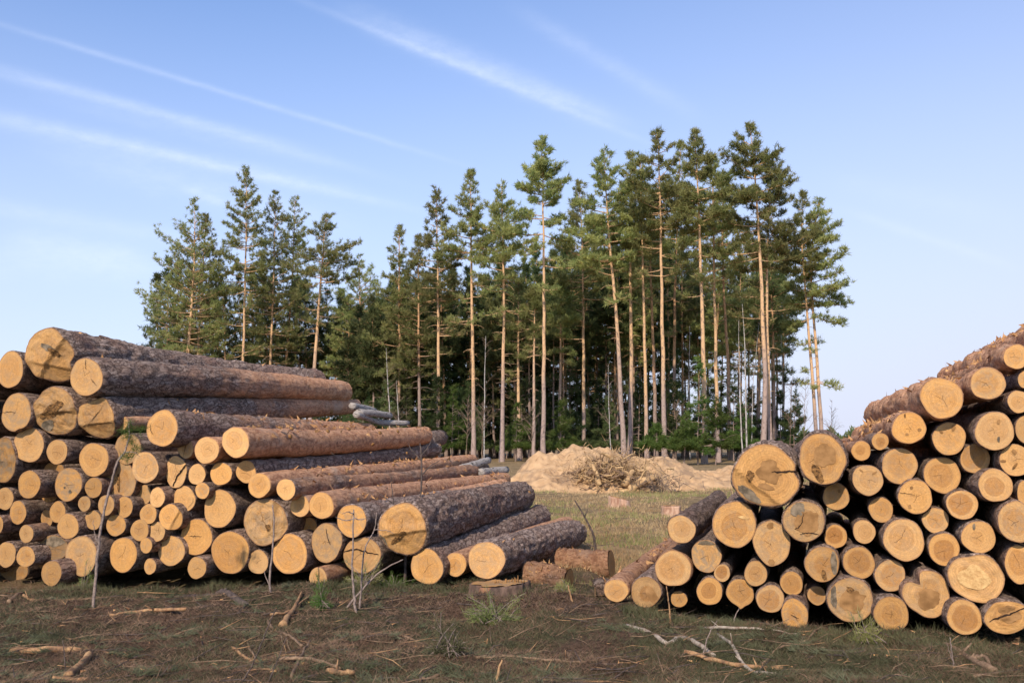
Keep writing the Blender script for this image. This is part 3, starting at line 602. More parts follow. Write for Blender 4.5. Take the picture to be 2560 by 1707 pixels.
FACES = []
def make_log(key, zoom, cx, cy, rx, ry, o):
    g = np.random.default_rng(abs(hash_str(key)))
    if zoom == 'O': px, py, prx, pry = cx, cy, rx, ry
    else:
        ox, oy = ZO[zoom]; px, py, prx, pry = ox + cx / ZS, oy + cy / ZS, rx / ZS, ry / ZS
    side = o.get('side', 'L'); Y0 = planeY(px, side) - o.get('dz', g.uniform(-.12, .08))
    C0 = at(px, py, Y0); xn = (px - CX) / F
    Ry = pry / F * Y0; Rx = prx / F * Y0 / (cT + xn * sT); R = (Rx + Ry) / 2
    if 'far' in o:
        fx, fy = o['far']; tx = (fx - CX) / F
        # along the common direction until it projects to fx
        Y1 = (C0[0] - Y0 * sT / cT) / (tx / (cp + sp * (HOR - CY) / F) - sT / cT); C1 = at(fx, fy, Y1)
    else:
        L0 = (6.0 if side == 'L' else 5.6) * g.uniform(.92, 1.06)
        jt = g.uniform(-.012, .012); C1 = C0 + L0 * np.array([math.sin(TH + jt), math.cos(TH + jt), g.uniform(-.012, .004)])
    d = C1 - C0; L = float(np.linalg.norm(d)); d /= L
    n = -d; tr = np.cross(np.array([0, 0, 1.0]), n); tr /= np.linalg.norm(tr); up = np.cross(n, tr)
    Mx = Matrix(((tr[0], up[0], n[0], C0[0]), (tr[1], up[1], n[1], C0[1]), (tr[2], up[2], n[2], C0[2]), (0, 0, 0, 1)))
    root = thing('pine_log', o.get('label', ''), 'log', M=Mx, group='logs stacked in the left pile' if side == 'L' else 'logs stacked in the right pile')
    seed = int(g.integers(1, 9000)); res = o.get('res', 1)
    k = (36, 36, 52, 72, 92)[res]; nl = int(L / (.30, .30, .12, .075, .05)[res]) + 2
    an = np.arange(k) * 2 * math.pi / k; prof = log_outline(an, o, g); tap = o.get('tap', .86)
    thick = o.get('thick', .035)
    hx = prof * np.cos(an); hy = prof * np.sin(an); hrim = face_height(hx, hy, o, R, seed)
    b0, b1 = o.get('bark', (g.uniform(0, .35), g.uniform(.3, .9)))
    # bark shell: inner rim, rounded lip, then rings to the far end
    zs = np.linspace(0, -L, nl); zz = [(0, 1 - thick, .0), (-.012, 1 - thick * .25, .0), (-.03, 1.0, .0)]
    rows = [np.stack([hx * s_ * Rx, hy * s_ * Ry, hrim + z], -1) for z, s_, _ in zz]
    for z in zs[1:]:
        t = -z / L; s_ = 1 - (1 - tap) * t; fade = min(1, -z / .5)
        pr = prof * (1 - fade) + (1 + (prof - 1) * .35) * fade
        X = pr * np.cos(an) * Rx * s_; Yv = pr * np.sin(an) * Ry * s_
        sway = .016 * L * math.sin(t * math.pi) * (g.uniform(-1, 1) if False else math.sin(seed))
        rows.append(np.stack([X + sway, Yv + sway * .5, 0 * X + z + hrim * (1 - fade)], -1))
    V = np.array(rows); P = V[2:].reshape(-1, 3)
    rad = P.copy(); rad[:, 2] = 0; rad /= np.linalg.norm(rad, axis=1, keepdims=True)
    gr = 1 - (b0 + (b1 - b0) * np.clip(-P[:, 2] / L, 0, 1)); gr = np.clip(gr, .2, 1)
    q = P * np.array([1, 1, .4]) + seed
    ridg = 1 - np.abs(vnoise(q * 15, seed)) * 2
    dsp = (.020 * ridg + .010 * vnoise(q * 34, seed + 3)) * gr * (R / .25) ** .5 + .012 * fbm(P * 3.5 + seed, seed + 7, 3)
    dsp = dsp + o.get('lump', 0) * fbm(P * np.array([9, 9, 5]) + seed, seed + 21, 3)
    if res == 1: dsp = dsp * .45
    V[2:] = (P + rad * (dsp * np.clip(.35 - P[:, 2] * 2, .0, 1))[:, None]).reshape(V[2:].shape)
    nr = len(V); i = np.arange(nr - 1)[:, None] * k; j = np.arange(k)[None, :]
    Q = np.stack([i + j, i + k + j, i + k + (j + 1) % k, i + (j + 1) % k], -1).reshape(-1, 4)
    mb = MB(); mb.add(V.reshape(-1, 3), Q, None, 0)
    nf = int(o.get('flk', 0) * 1.4)
    if nf:                                           # loose flakes of bark on the upper side
        zf = -L * g.uniform(.03, 1, nf) ; af = g.uniform(R_(15), R_(165), nf); sc = 1 - (1 - tap) * (-zf / L)
        base = np.stack([np.cos(af) * Rx * sc, np.sin(af) * Ry * sc, zf], -1)
        tw = g.choice([-1, 1], nf); dr = np.stack([np.cos(af) * .45 - np.sin(af) * tw * .8, np.sin(af) * .45 + np.cos(af) * tw * .8, g.normal(size=nf) * 1.3], -1) + g.normal(size=(nf, 3)) * .45; dr /= np.linalg.norm(dr, axis=1, keepdims=True)
        fs = o.get('fs', 1.15); mb.tris(base, dr, g.uniform(.02, .09, nf) * fs, g.uniform(.015, .05, nf) * fs, 1, g)
    for q_ in range(o.get('knot', 1 if res > 1 else 0)):
        zk = -L * g.uniform(.05, .95); ak = R_(g.uniform(-40, 120)); s_ = 1 - (1 - tap) * (-zk / L); e = np.array([math.cos(ak), math.sin(ak), 0])
        c = e * np.array([Rx, Ry, 0]) * s_ * .98 + np.array([0, 0, zk]); mb.tube(np.array([c, c + e * .016 + np.array([0, 0, .004])]), [R * .17, R * .15], 11, 2)
    bo = mb.build('bark', [M['bark'], M['flake'], M['heart']], root)
    bo.color = (b0, b1, 1.18 * o.get('br', g.uniform(.44, .55)), L / 20)
    # cut ends
    def face(zbase, s_, flip, seed_, oo):
        nrg = 9 if len(oo.get('steps', [])) == 0 and oo.get('rough', .006) < .02 else 18
        kk = max(k, 40); a2 = np.arange(kk) * 2 * math.pi / kk
        pr = np.interp(a2, np.append(an, 2 * math.pi), np.append(prof, prof[0]))
        vs = [[0, 0]]; uv = [[0, 0]]
        for q2 in range(1, nrg + 1):
            rr = q2 / nrg
            vs += list(np.stack([pr * rr * np.cos(a2), pr * rr * np.sin(a2)], -1)); uv += list(np.stack([rr * np.cos(a2), rr * np.sin(a2)], -1))
        vs = np.array(vs); uv = np.array(uv); h = face_height(vs[:, 0], vs[:, 1], oo, R, seed_)
        inn = (1 - thick) * 1.004
        VV = np.stack([vs[:, 0] * Rx * s_ * inn, vs[:, 1] * Ry * s_ * inn, (h + .002) if not flip else (-h * 0 - .002)], -1); VV[:, 2] += zbase
        i = 1 + np.arange(nrg - 1)[:, None] * kk; j = np.arange(kk)[None, :]
        QQ = np.stack([i + j, i + kk + j, i + kk + (j + 1) % kk, i + (j + 1) % kk], -1).reshape(-1, 4)
        jj = np.arange(kk); TT = np.stack([0 * jj, 1 + jj, 1 + (jj + 1) % kk], -1)
        if flip: QQ = QQ[:, ::-1]; TT = TT[:, ::-1]
        me = mesh_np('cut_end', VV, QQ, TT, not oo.get('steps')); uvl = me.uv_layers.new(name='face')
        li = np.zeros(len(me.loops), np.int32); me.loops.foreach_get('vertex_index', li); uvl.data.foreach_set('uv', uv[li].astype(np.float32).ravel())
        return link('cut_end', me, M['face'], root)
    fo = face(0, 1, False, seed, o)
    fo.color = (min(1, o.get('h', g.uniform(.05, .4)) * 1.15), o.get('hr', g.uniform(.5, .72)), .46 + (o.get('b', .47) - .46) * 1.5 + g.uniform(-.03, .03), o.get('w', g.uniform(.1, .5)))
    fb = face(-L, tap, True, seed + 1, {}); fb.color = (.3, .6, .4, .4)
    # rot, stains and knots with an outline of their own
    for typ, pxx, pyy, ra, rb, rot in o.get('patch', []):
        kk = 30; a2 = np.arange(kk) * 2 * math.pi / kk; ps = int(g.integers(1, 9999))
        wob = 1 + .22 * vnoise(np.stack([np.cos(a2) * 2, np.sin(a2) * 2, 0 * a2], -1), ps) + (.10 * vnoise(np.stack([np.cos(a2) * 7, np.sin(a2) * 7, 0 * a2], -1), ps) if typ != 'pale' else 0)
        vs = [[0., 0.]]
        for q2 in (.25, .5, .75, 1): vs += list(np.stack([np.cos(a2) * ra * wob * q2, np.sin(a2) * rb * wob * q2], -1))
        vs = np.array(vs); c_, s2 = math.cos(rot), math.sin(rot); vs = np.stack([vs[:, 0] * c_ - vs[:, 1] * s2 + pxx, vs[:, 0] * s2 + vs[:, 1] * c_ + pyy], -1)
        rl = np.linalg.norm(vs, axis=1); lim = np.interp(np.arctan2(vs[:, 1], vs[:, 0]) % (2 * math.pi), np.append(an, 2 * math.pi), np.append(prof, prof[0])) * .97
        vs *= np.minimum(1, lim / np.maximum(rl, 1e-6))[:, None]
        h = face_height(vs[:, 0], vs[:, 1], o, R, seed)
        if typ == 'rot': h = h + R * .04 * np.abs(vnoise(np.stack([vs[:, 0] * 25, vs[:, 1] * 25, 0 * h], -1), ps))
        VV = np.stack([vs[:, 0] * Rx * (1 - thick), vs[:, 1] * Ry * (1 - thick), h + .008], -1)
        i = 1 + np.arange(3)[:, None] * kk; j = np.arange(kk)[None, :]
        QQ = np.stack([i + j, i + kk + j, i + kk + (j + 1) % kk, i + (j + 1) % kk], -1).reshape(-1, 4); jj = np.arange(kk)
        nm = {'rot': 'rotten_patch', 'grey': 'weathered_patch', 'heart': 'dark_patch', 'pale': 'torn_wood'}[typ]
        if typ == 'heart' and max(ra, rb) < .25: nm = 'knot'
        link(nm, mesh_np(nm, VV, QQ, np.stack([0 * jj, 1 + jj, 1 + (jj + 1) % kk], -1)), M[typ], root)
    for ln in o.get('crack', []):
        pts = smooth_path([(a, b, 0) for a, b in ln], 6, .018, seed)[:, :2]; cw = o.get('cw', .028); m = len(pts)
        t = np.gradient(pts, axis=0); t /= np.linalg.norm(t, axis=1, keepdims=True); nn = np.stack([-t[:, 1], t[:, 0]], -1)
        wd = cw * (.35 + .65 * np.sin(np.linspace(.15, math.pi * .97, m))) * g.uniform(.6, 1.3, m)
        vs = np.vstack([pts + nn * wd[:, None] * .5, pts - nn * wd[:, None] * .5]); h = face_height(vs[:, 0], vs[:, 1], o, R, seed)
        jj = np.arange(m - 1); link('crack', mesh_np('crack', np.stack([vs[:, 0] * Rx * .97, vs[:, 1] * Ry * .97, h + .010], -1), np.stack([jj, jj + m, jj + m + 1, jj + 1], -1)), M['crack'], root)
    FACES.append((key, px, py, (prx + pry) / 2, o, root, side))
def hash_str(s):
    h = 17
    for ch in s: h = (h * 131 + ord(ch)) & 0x7fffffff
    return h
for L_ in LOGS: make_log(*L_)

# labels of the logs: landmarks by hand, the others by their nearest landmark neighbour
pos = {k: (px, py, r) for k, px, py, r, *_ in FACES}
for k, px, py, r, o, root, side in FACES:
    if k in LAND: root['label'] = LAND[k][0]
DIRS = ['right of', 'above and right of', 'directly above', 'above and left of', 'left of', 'below and left of', 'directly below', 'below and right of']
cand = []
for k, px, py, r, o, root, side in FACES:
    if k in LAND: continue
    for q in LAND:
        dx, dy = px - pos[q][0], pos[q][1] - py; cand.append((math.hypot(dx, dy), k, q, int(round(math.degrees(math.atan2(dy, dx)) / 45)) % 8))
cand.sort(); used = set(); got = {}
for dist, k, q, di in cand:
    if k in got or (q, di) in used: continue
    used.add((q, di)); got[k] = (q, di)
for k, px, py, r, o, root, side in FACES:
    if k in got:
        q, di = got[k]; size = 'small' if r < 24 else 'medium' if r < 36 else 'large'
        tone = 'with clear heartwood disc' if o.get('h', 0) >= .5 else 'with faint heartwood' if o.get('h', 0) >= .3 else 'with bright plain end' if o.get('b', .47) > .5 else 'with dull plain end'
        lb = f"{size} log {tone}, {DIRS[di]} the {LAND[q][1]}"
        root['label'] = lb if len(lb.split()) <= 16 else f"{size} log {DIRS[di]} the {LAND[q][1]}"

# ------------------------------------------------------------------ trees
TREES = []
def grow_pine(name, label, cat, group, Yd, path, cb, hw, seed, nt=420, dead=10, r0=.19, mats=('trunk', 'pine'), lop=0.0, tuft=.36, flat=.55, droop=0.0, base_xy=None, nb=None, sz=1.0):
    g = np.random.default_rng(seed)
    P = np.array([at(px, py, Yd) for px, py in path]); s = (P[0] - P[min(1, len(P) - 1)]); 
    sl = np.clip(s[0] / min(s[2], -.1), -.08, .08)
    bx = P[0][0] - sl * (P[0][2] + .1) if P[0][2] > .1 else P[0][0]
    gz = gz1(bx, Yd)
    base = np.array([bx, Yd, gz - .1]); pts = smooth_path(np.vstack([base, P]), 5)
    pts[1:-1, :2] += g.normal(size=(len(pts) - 2, 2)) * .02
    H = pts[-1][2] - base[2]; hz = (pts[:, 2] - base[2]) / H
    rad = r0 * (1.12 * np.exp(-hz * 18) * .35 + (1 - hz) ** .75 * .95 + .03)
    mpx = Yd / F
    cb = cb + (45 if flat > .4 else 0); zb = at(path[0][0], cb, Yd)[2]; W = hw * mpx * 1.25; zt = pts[-1][2]; HC = zt - zb
    mb = MB(); mb.tube(pts, rad, 9, 0)
    cr = MB()
    axis_at = lambda z: np.array([np.interp(z, pts[:, 2], pts[:, 0]), np.interp(z, pts[:, 2], pts[:, 1]), z])
    n_br = nb or int(18 + HC * 5.0)
    tt = np.sort(1 - g.uniform(0, 1, n_br) ** 1.15); az0 = g.uniform(0, 6.28)
    specs = []
    for i, t in enumerate(tt):
        prof = (.07 + 1.12 * (1 - t) ** .92) * (0.62 + .38 * sstep(-.05, .22, t)) if flat > .4 else (.05 + (1 - t))
        clump = 1 + .35 * math.sin(i * 1.9 + az0) 
        Lb = W * prof * g.uniform(.55, 1.12) * clump; az = az0 + i * 2.39996 + g.normal() * .35
        Lb *= 1 + lop * math.cos(az)
        specs.append((t, min(max(Lb, .25), W * 1.15), az))
    if flat > .4:
        for i in range(9): specs.append((-g.uniform(.02, .5), W * g.uniform(.35, .95), g.uniform(0, 6.28)))
    tot = sum(l ** 1.5 * (1 if q > 0 else .4) for q, l, _ in specs) or 1
    C = []; D = []
    for t, Lb, az in specs:
        z = max(zb + t * HC * .985, base[2] + 1.5); o = axis_at(z); el = R_(-8 + 50 * max(t, 0) ** 1.2 - droop + g.normal() * 7)
        hd = np.array([math.cos(az), math.sin(az), 0]); sd = np.array([-hd[1], hd[0], 0])
        s = np.linspace(0, 1, 5)[:, None]; up = np.array([0, 0, 1.0])
        br = o + hd * Lb * s * math.cos(el) + up * Lb * (s * math.sin(el) + .16 * s ** 2) + sd * (g.normal() * .12 * Lb * s ** 2)
        rb = min(.055, .018 + .014 * Lb); mb.tube(br, np.linspace(rb, .010, 5), 4, 0, cap=False)
        n = max(3, int(nt * Lb ** 1.5 / tot * (1 if t > 0 else .4))); u = .36 + .68 * g.uniform(0, 1, n) ** .75
        lat = g.normal(size=n) * .17 * Lb * (1.15 - .55 * u); ver = np.abs(g.normal(size=n)) * .10 * Lb * flat * 1.6 - .03 * Lb
        k = np.minimum((u * 4).astype(int), 3); f = np.clip(u * 4 - k, 0, 1.15)[:, None]
        c = br[k] * (1 - f) + br[k + 1] * f + sd * lat[:, None] + up * ver[:, None] + g.normal(size=(n, 3)) * .06
        C.append(c); dd = hd * .45 + sd * np.sign(lat)[:, None] * .3 + up * (.65 - droop * .02); D.append(np.broadcast_to(dd, c.shape) + g.normal(size=c.shape) * .25)
        for q in range(min(3, int(Lb / .7))):       # side twigs carrying the clumps
            uq = g.uniform(.4, .9); b0 = br[0] * (1 - uq) + br[-1] * uq; mb.tube(np.array([b0, b0 + sd * g.choice([-1, 1]) * Lb * .25 + hd * Lb * .15 + up * Lb * .12]), [.016, .006], 3, 0, cap=False)
    C = np.vstack(C); D = np.vstack(D); nn = 13
    base_c = np.repeat(C, nn, 0) + g.normal(size=(len(C) * nn, 3)) * tuft * .16
    d = np.repeat(D, nn, 0) + g.normal(size=(len(C) * nn, 3)) * .75; d /= np.linalg.norm(d, axis=1, keepdims=True)
    cr.tris(base_c, d, tuft * g.uniform(.65, 1.25, len(d)), tuft * .165 * sz, 0, g)
    for q in range(dead):                            # bare snags under the crown
        z = base[2] + g.uniform(.22, 1.0) ** .8 * max(1.5, zb - base[2]); z = min(z, zb + .15 * HC); o = axis_at(z); az = g.uniform(0, 6.28); Lb = g.uniform(.25, 1.0) * (W * .55) * (z / max(zb, 1)) ** 1.3 + .15
        hd = np.array([math.cos(az), math.sin(az), 0]); s = np.linspace(0, 1, 5)[:, None]
        br = o + hd * Lb * s + np.array([0, 0, 1]) * Lb * (.35 * s - .75 * s ** 2 * g.uniform(.3, 1)); mb.tube(br, np.linspace(.028, .008, 5), 4, 0, cap=False)
    root = thing(name, label, cat, tuple(base), group)
    for b_, nm, mt in ((mb, 'trunk', mats[0]), (cr, 'crown', mats[1])):
        V = np.vstack(b_.V) - base; me = mesh_np(nm, V, np.vstack(b_.Q) if b_.Q else None, np.vstack(b_.T) if b_.T else None, nm == 'trunk')
        link(nm, me, M[mt], root)
    TREES.append((path[0][0], root)); return root

G1 = 'pines of the clearing edge'
# label, depth, trunk pixels from low to top, crown bottom y, half width px, options
PINES = [
 ('leftmost pine of the far left clump, wide ragged crown down to the logs',104,[(471,861),(486,660),(486,498)],850,82,dict(lop=-.3,nt=620,r0=.23)),
 ('slim pine pressed against the right side of the leftmost wide pine',108,[(496,861),(506,700),(515,532)],800,58,dict(nt=420)),
 ('tallest pine of the left clump, thin pointed top over bare golden trunk',104,[(608,894),(615,600),(615,417)],690,56,dict(nt=480,dead=16)),
 ('pine right of the tallest left clump pine, full crown and reddish trunk',108,[(677,905),(685,660),(689,476)],830,58,dict(nt=520)),
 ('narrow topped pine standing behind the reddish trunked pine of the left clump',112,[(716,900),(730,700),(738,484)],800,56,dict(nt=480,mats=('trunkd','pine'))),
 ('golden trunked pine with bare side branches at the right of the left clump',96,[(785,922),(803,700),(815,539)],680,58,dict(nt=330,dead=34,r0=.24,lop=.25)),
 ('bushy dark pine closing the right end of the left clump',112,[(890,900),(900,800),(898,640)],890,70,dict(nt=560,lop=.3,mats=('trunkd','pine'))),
 ('short pointed conifer in the gap between the two clumps',118,[(940,960),(940,724)],940,45,dict(nt=380,mats=('trunkd','pined'),flat=.3)),
 ('pine at the left end of the main grove, narrow top beside the gap',98,[(998,960),(998,760),(998,556)],900,62,dict(nt=560,mats=('trunkd','pine'))),
 ('low bushy pine second from the left end of the main grove',96,[(1048,960),(1046,760),(1046,589)],900,58,dict(nt=520,mats=('trunkd','pine'))),
 ('pine with orange trunk and a wispy spire left of the forked top',90,[(1096,1080),(1096,800),(1090,469)],720,68,dict(nt=480,dead=14)),
 ('pine with a bent, snag covered trunk behind the dark grey log end',86,[(1184,1130),(1183,880),(1178,660),(1177,426)],650,66,dict(nt=460,dead=30,r0=.2)),
 ('pine with many whiskered dead branches low on its pale trunk',84,[(1254,1170),(1259,880),(1258,660),(1254,460)],660,74,dict(nt=520,dead=40,r0=.2)),
 ('tall straight pine with smooth trunk left of the sand heap top',80,[(1358,1130),(1360,885),(1359,640),(1355,345)],560,72,dict(nt=560,dead=8,r0=.19)),
 ('pine with a thin reddish trunk behind the straight smooth one',92,[(1459,1120),(1459,885),(1456,640),(1447,454)],680,66,dict(nt=520)),
 ('pine with a curved leaning trunk above the root pile',80,[(1560,1122),(1541,790),(1522,590),(1510,371)],620,74,dict(nt=620,dead=18,r0=.21)),
 ('straight pine just right of the curved leaning one',84,[(1575,1120),(1578,885),(1576,640),(1576,385)],590,60,dict(nt=460,dead=10,r0=.21)),
 ('slender pine third right of the curved one, lopsided flat top',82,[(1617,1130),(1612,850),(1605,600),(1599,385)],560,56,dict(nt=420,dead=8,r0=.17)),
 ('tall pine with bright clean trunk in the centre of the grove top',78,[(1661,1140),(1657,880),(1650,500),(1644,326)],560,72,dict(nt=560,dead=6,r0=.2)),
 ('thin pine with sparse bluish top right of the tall central pine',94,[(1686,1130),(1686,880),(1690,640),(1702,352)],640,60,dict(nt=440,mats=('trunkd','pine'))),
 ('tall pine with thick golden trunk rising from the pale green spruces',76,[(1762,1160),(1759,883),(1747,540),(1737,326)],560,68,dict(nt=560,dead=8,r0=.21)),
 ('pine with flat bushy crown left of the big spreading top',82,[(1795,1130),(1789,860),(1784,600),(1780,393)],590,66,dict(nt=520,dead=8,r0=.18)),
 ('reddish trunked pine between the flat crown and the big spreading top',92,[(1826,1130),(1818,880),(1806,640),(1808,430)],650,58,dict(nt=440,mats=('trunkd','pine'))),
 ('highest pine with big spreading lopsided top and thick pale trunk',76,[(1909,1100),(1911,883),(1890,480),(1875,314)],500,78,dict(nt=520,dead=14,lop=-.15,r0=.22)),
 ('pine twinned with the highest one, dense dark crown hanging right',79,[(1926,1100),(1917,764),(1921,567),(1932,405)],640,84,dict(nt=640,lop=.25,r0=.18)),
 ('lone thin golden pine second from the right edge of the grove',84,[(2042,1090),(2030,930),(2006,626),(2008,484)],650,52,dict(nt=400,dead=4,r0=.17)),
 ('rightmost pine of the grove, crown leaning out over open sky',84,[(2055,1090),(2046,950),(2028,660),(2049,496)],770,74,dict(nt=640,dead=6,lop=.3,droop=10,r0=.18)),
 ('dark trunked pine behind the highest twin pines',94,[(1936,1100),(1933,850),(1925,640)],800,60,dict(nt=420,mats=('trunkd','pined'))),
 ('short pine with reddish trunk between whiskered and straight smooth pines',90,[(1298,1130),(1296,885),(1296,700)],830,45,dict(nt=300)),
 ('yellow trunked short pine left of the straight smooth pine',84,[(1334,1120),(1335,885),(1337,716)],790,48,dict(nt=300,dead=12,r0=.17)),
 ('thin orange pine right of the straight smooth pine',92,[(1400,1120),(1401,885),(1402,700)],800,46,dict(nt=300)),
 ('leaning dark pine between the slender and tall central pines',90,[(1640,1120),(1633,880),(1626,660),(1624,470)],640,54,dict(nt=400,mats=('trunkd','pine'))),
]
for i, (lab, Yd, path, cb, hw, op) in enumerate(PINES):
    op = dict(op)
    if i < 7: hw *= 1.2; op['nt'] = int(op['nt'] * 1.35); op['lop'] = op.get('lop', 0) * .6
    op['nt'] = int(op.get('nt', 420) * 2.2); grow_pine('pine_tree', lab, 'tree', G1, Yd, path, cb, hw, 100 + i, **op)

# the crowd of trees behind: one thing each
bg = np.random.default_rng(5)
edges = sorted([(p[0][0], lab) for lab, _, p, *_ in PINES])
XS = np.concatenate([np.linspace(395, 930, 22), np.linspace(865, 1660, 84), np.linspace(1665, 1965, 20)]) + bg.normal(size=126) * 6
back = []
for px in XS:
    if px < 865: top = 640 + 90 * bg.uniform() + max(0, (px - 780) * 1.1); Yd = bg.uniform(112, 135); cb = bg.uniform(890, 1000)
    else:
        t = (px - 930) / 1000; top = 690 - 160 * min(1, t * 1.8) + 150 * bg.uniform(); near_ = bg.uniform() < .45; Yd = bg.uniform(99, 110) if near_ else bg.uniform(110, 132); cb = bg.uniform(700, 860) if near_ else (bg.uniform(830, 1070) if px < 1560 else bg.uniform(800, 980))
        if 840 < px < 960: top = max(top, 735 + 40 * bg.uniform())
        if px > 1690: cb = bg.uniform(740, 830); top += 50
    cb = max(cb, top + 150)
    back.append((px, top, Yd, cb))
def crowd_label(kind, px, k):
    return None
seen = {}
MARK = [(471,'leftmost wide pine'),(608,'tallest left clump pine'),(785,'bare branched golden pine'),(890,'bushy dark pine'),(998,'gap side pine'),(1096,'wispy spired pine'),(1184,'snag covered pine'),(1254,'whiskered pine'),(1358,'straight smooth pine'),(1459,'thin reddish pine'),(1560,'curved leaning pine'),(1661,'tall central pine'),(1762,'thick golden pine'),(1826,'reddish trunked pine'),(1909,'highest pine'),(2042,'lone thin golden pine')]
ORD = ['first', 'second', 'third', 'fourth', 'fifth', 'sixth', 'seventh', 'eighth', 'ninth', 'tenth', 'eleventh', 'twelfth', 'thirteenth', 'fourteenth', 'fifteenth', 'sixteenth', 'seventeenth', 'eighteenth', 'nineteenth', 'twentieth']
def crowd(px, what):
    a = [m for m in MARK if m[0] <= px]; a = a[-1][1] if a else None
    k = (what, a); seen[k] = seen.get(k, 0) + 1
    if a is None: return f"{ORD[seen[k]-1]} {what} left of the leftmost wide pine"
    return f"{ORD[seen[k]-1]} {what} behind and right of the {a}"
for i, (px, top, Yd, cb) in enumerate(sorted(back)):
    sp_ = bg.uniform() < .22 and 930 < px < 1690
    lean = bg.normal() * 6
    grow_pine('spruce_tree' if sp_ else 'pine_tree', crowd(px, 'dark spruce' if sp_ else 'shaded background pine'), 'tree', 'crowded trees deep in the grove', Yd,
              [(px, 1060), (px + lean * .5, 850), (px + lean, top)], 1085 if sp_ else cb, bg.uniform(40, 60), 900 + i, nt=760 if sp_ else 600, dead=12,
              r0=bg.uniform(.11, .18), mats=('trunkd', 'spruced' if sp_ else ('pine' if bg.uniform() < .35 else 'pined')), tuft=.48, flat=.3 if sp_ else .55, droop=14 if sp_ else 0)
# undergrowth conifers
US = [(px, bg.uniform(940, 1030), bg.uniform(84, 120)) for px in np.linspace(800, 1960, 64) + bg.normal(size=64) * 9]
for i, (px, top, Yd) in enumerate(US):
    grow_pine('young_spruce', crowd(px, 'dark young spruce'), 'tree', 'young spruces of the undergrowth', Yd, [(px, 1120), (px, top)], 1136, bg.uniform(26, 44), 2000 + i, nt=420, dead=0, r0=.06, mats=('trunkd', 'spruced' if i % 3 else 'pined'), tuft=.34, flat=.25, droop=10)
YS = [(1745,900,74,48,'tall thin light green spruce among the golden trunks'),(1712,1040,72,46,'low spreading light green spruce left of the tall thin one'),(1790,1000,73,52,'broad light green spruce above the right sand heap'),(1640,1060,74,30,'small light green spruce behind the right sand heap crest'),(1400,1000,84,38,'loose green spruce behind the highest sand heap top'),(1290,1010,86,36,'small green spruce behind the left slope of the sand heap'),(1985,980,90,40,'dark leafy young tree at the grove right edge'),(1855,1010,84,40,'green young spruce among the white birch stems'),(1130,960,90,40,'green young spruce behind the grey far log ends')]
for i, (px, top, Yd, hw, lab) in enumerate(YS):
    grow_pine('young_spruce', lab, 'tree', 'light green young spruces', Yd, [(px, 1120), (px + 3, top)], 1150, hw, 2500 + i, nt=480, dead=0, r0=.05, mats=('trunkd', 'spruce' if i not in (6,) else 'spruced'), tuft=.30, flat=.25, droop=8)
# birches and bare shrubs
def bare_tree(name, label, cat, group, Yd, path, r0, n, Lb, seed, mt, mc, spread=.9):
    g = np.random.default_rng(seed); P = np.array([at(px, py, Yd) for px, py in path]); base = np.array([P[0][0], Yd, gz1(P[0][0], Yd) - .05]); pts = smooth_path(np.vstack([base, P]), 6)
    pts[1:, :2] += np.cumsum(g.normal(size=(len(pts) - 1, 2)) * .015, 0)
    tr = MB(); tr.tube(pts, np.linspace(r0, r0 * .2, len(pts)), 7); cr = MB(); H = pts[-1][2]
    for i in range(n):
        z = H * g.uniform(.3, .98); o = np.array([np.interp(z, pts[:, 2], pts[:, 0]), np.interp(z, pts[:, 2], pts[:, 1]), z]); az = g.uniform(0, 6.28); l = Lb * g.uniform(.5, 1.1) * (1.15 - z / H)
        hd = np.array([math.cos(az), math.sin(az), 0]); s = np.linspace(0, 1, 5)[:, None]; br = o + hd * l * s * spread + np.array([0, 0, 1]) * l * (.9 * s - .15 * s * s) + np.cumsum(g.normal(size=(5, 3)) * .04 * l, 0) * s
        cr.tube(br, np.linspace(.02, .005, 5), 4, cap=False)
        for q in range(4):
            b = br[1 + q % 4]; e = b + hd * l * .3 * g.uniform(-.3, 1) + g.normal(size=3) * .18 * l + np.array([0, 0, .15 * l]); cr.tube(np.array([b, (b + e) / 2 + g.normal(size=3) * .04, e]), [.010, .007, .004], 3, cap=False)
    root = thing(name, label, cat, tuple(base), group)
    for b_, nm, m_ in ((tr, 'trunk', mt), (cr, 'crown', mc)):
        link(nm, mesh_np(nm, np.vstack(b_.V) - base, np.vstack(b_.Q), np.vstack(b_.T) if b_.T else None), M[m_], root)
for i, (lab, Yd, path, r0) in enumerate([
 ('white birch stem right of the snag covered pine',80,[(1211,1140),(1213,960),(1216,840)],.07),
 ('thin forked birch above the long olive log far ends',86,[(975,1030),(970,930),(966,870)],.06),
 ('short thin birch just right of the thin forked one',86,[(996,1040),(993,990),(991,950)],.05),
 ('white birch left of the thick twin birch stems',82,[(1855,1100),(1850,940),(1846,780)],.08),
 ('brightest white birch stem beside the giant notched log',80,[(1868,1110),(1864,920),(1858,760)],.10),
 ('thin white birch right of the brightest one',84,[(1880,1105),(1884,960),(1900,800)],.055),
 ('pale birch leaning behind the highest pine',96,[(1958,1090),(1956,920),(1950,800)],.09),
 ('slim white birch in front of the root pile top',78,[(1527,1110),(1524,1000),(1523,910)],.045),
 ('grey dead birch snag behind the thin bluish pine',94,[(1724,1080),(1722,940),(1722,815)],.09)]):
    bare_tree('birch_tree', lab, 'tree', 'birches among the pines', Yd, path, r0, 16, 1.9, 3000 + i, 'trunkb', 'twig')
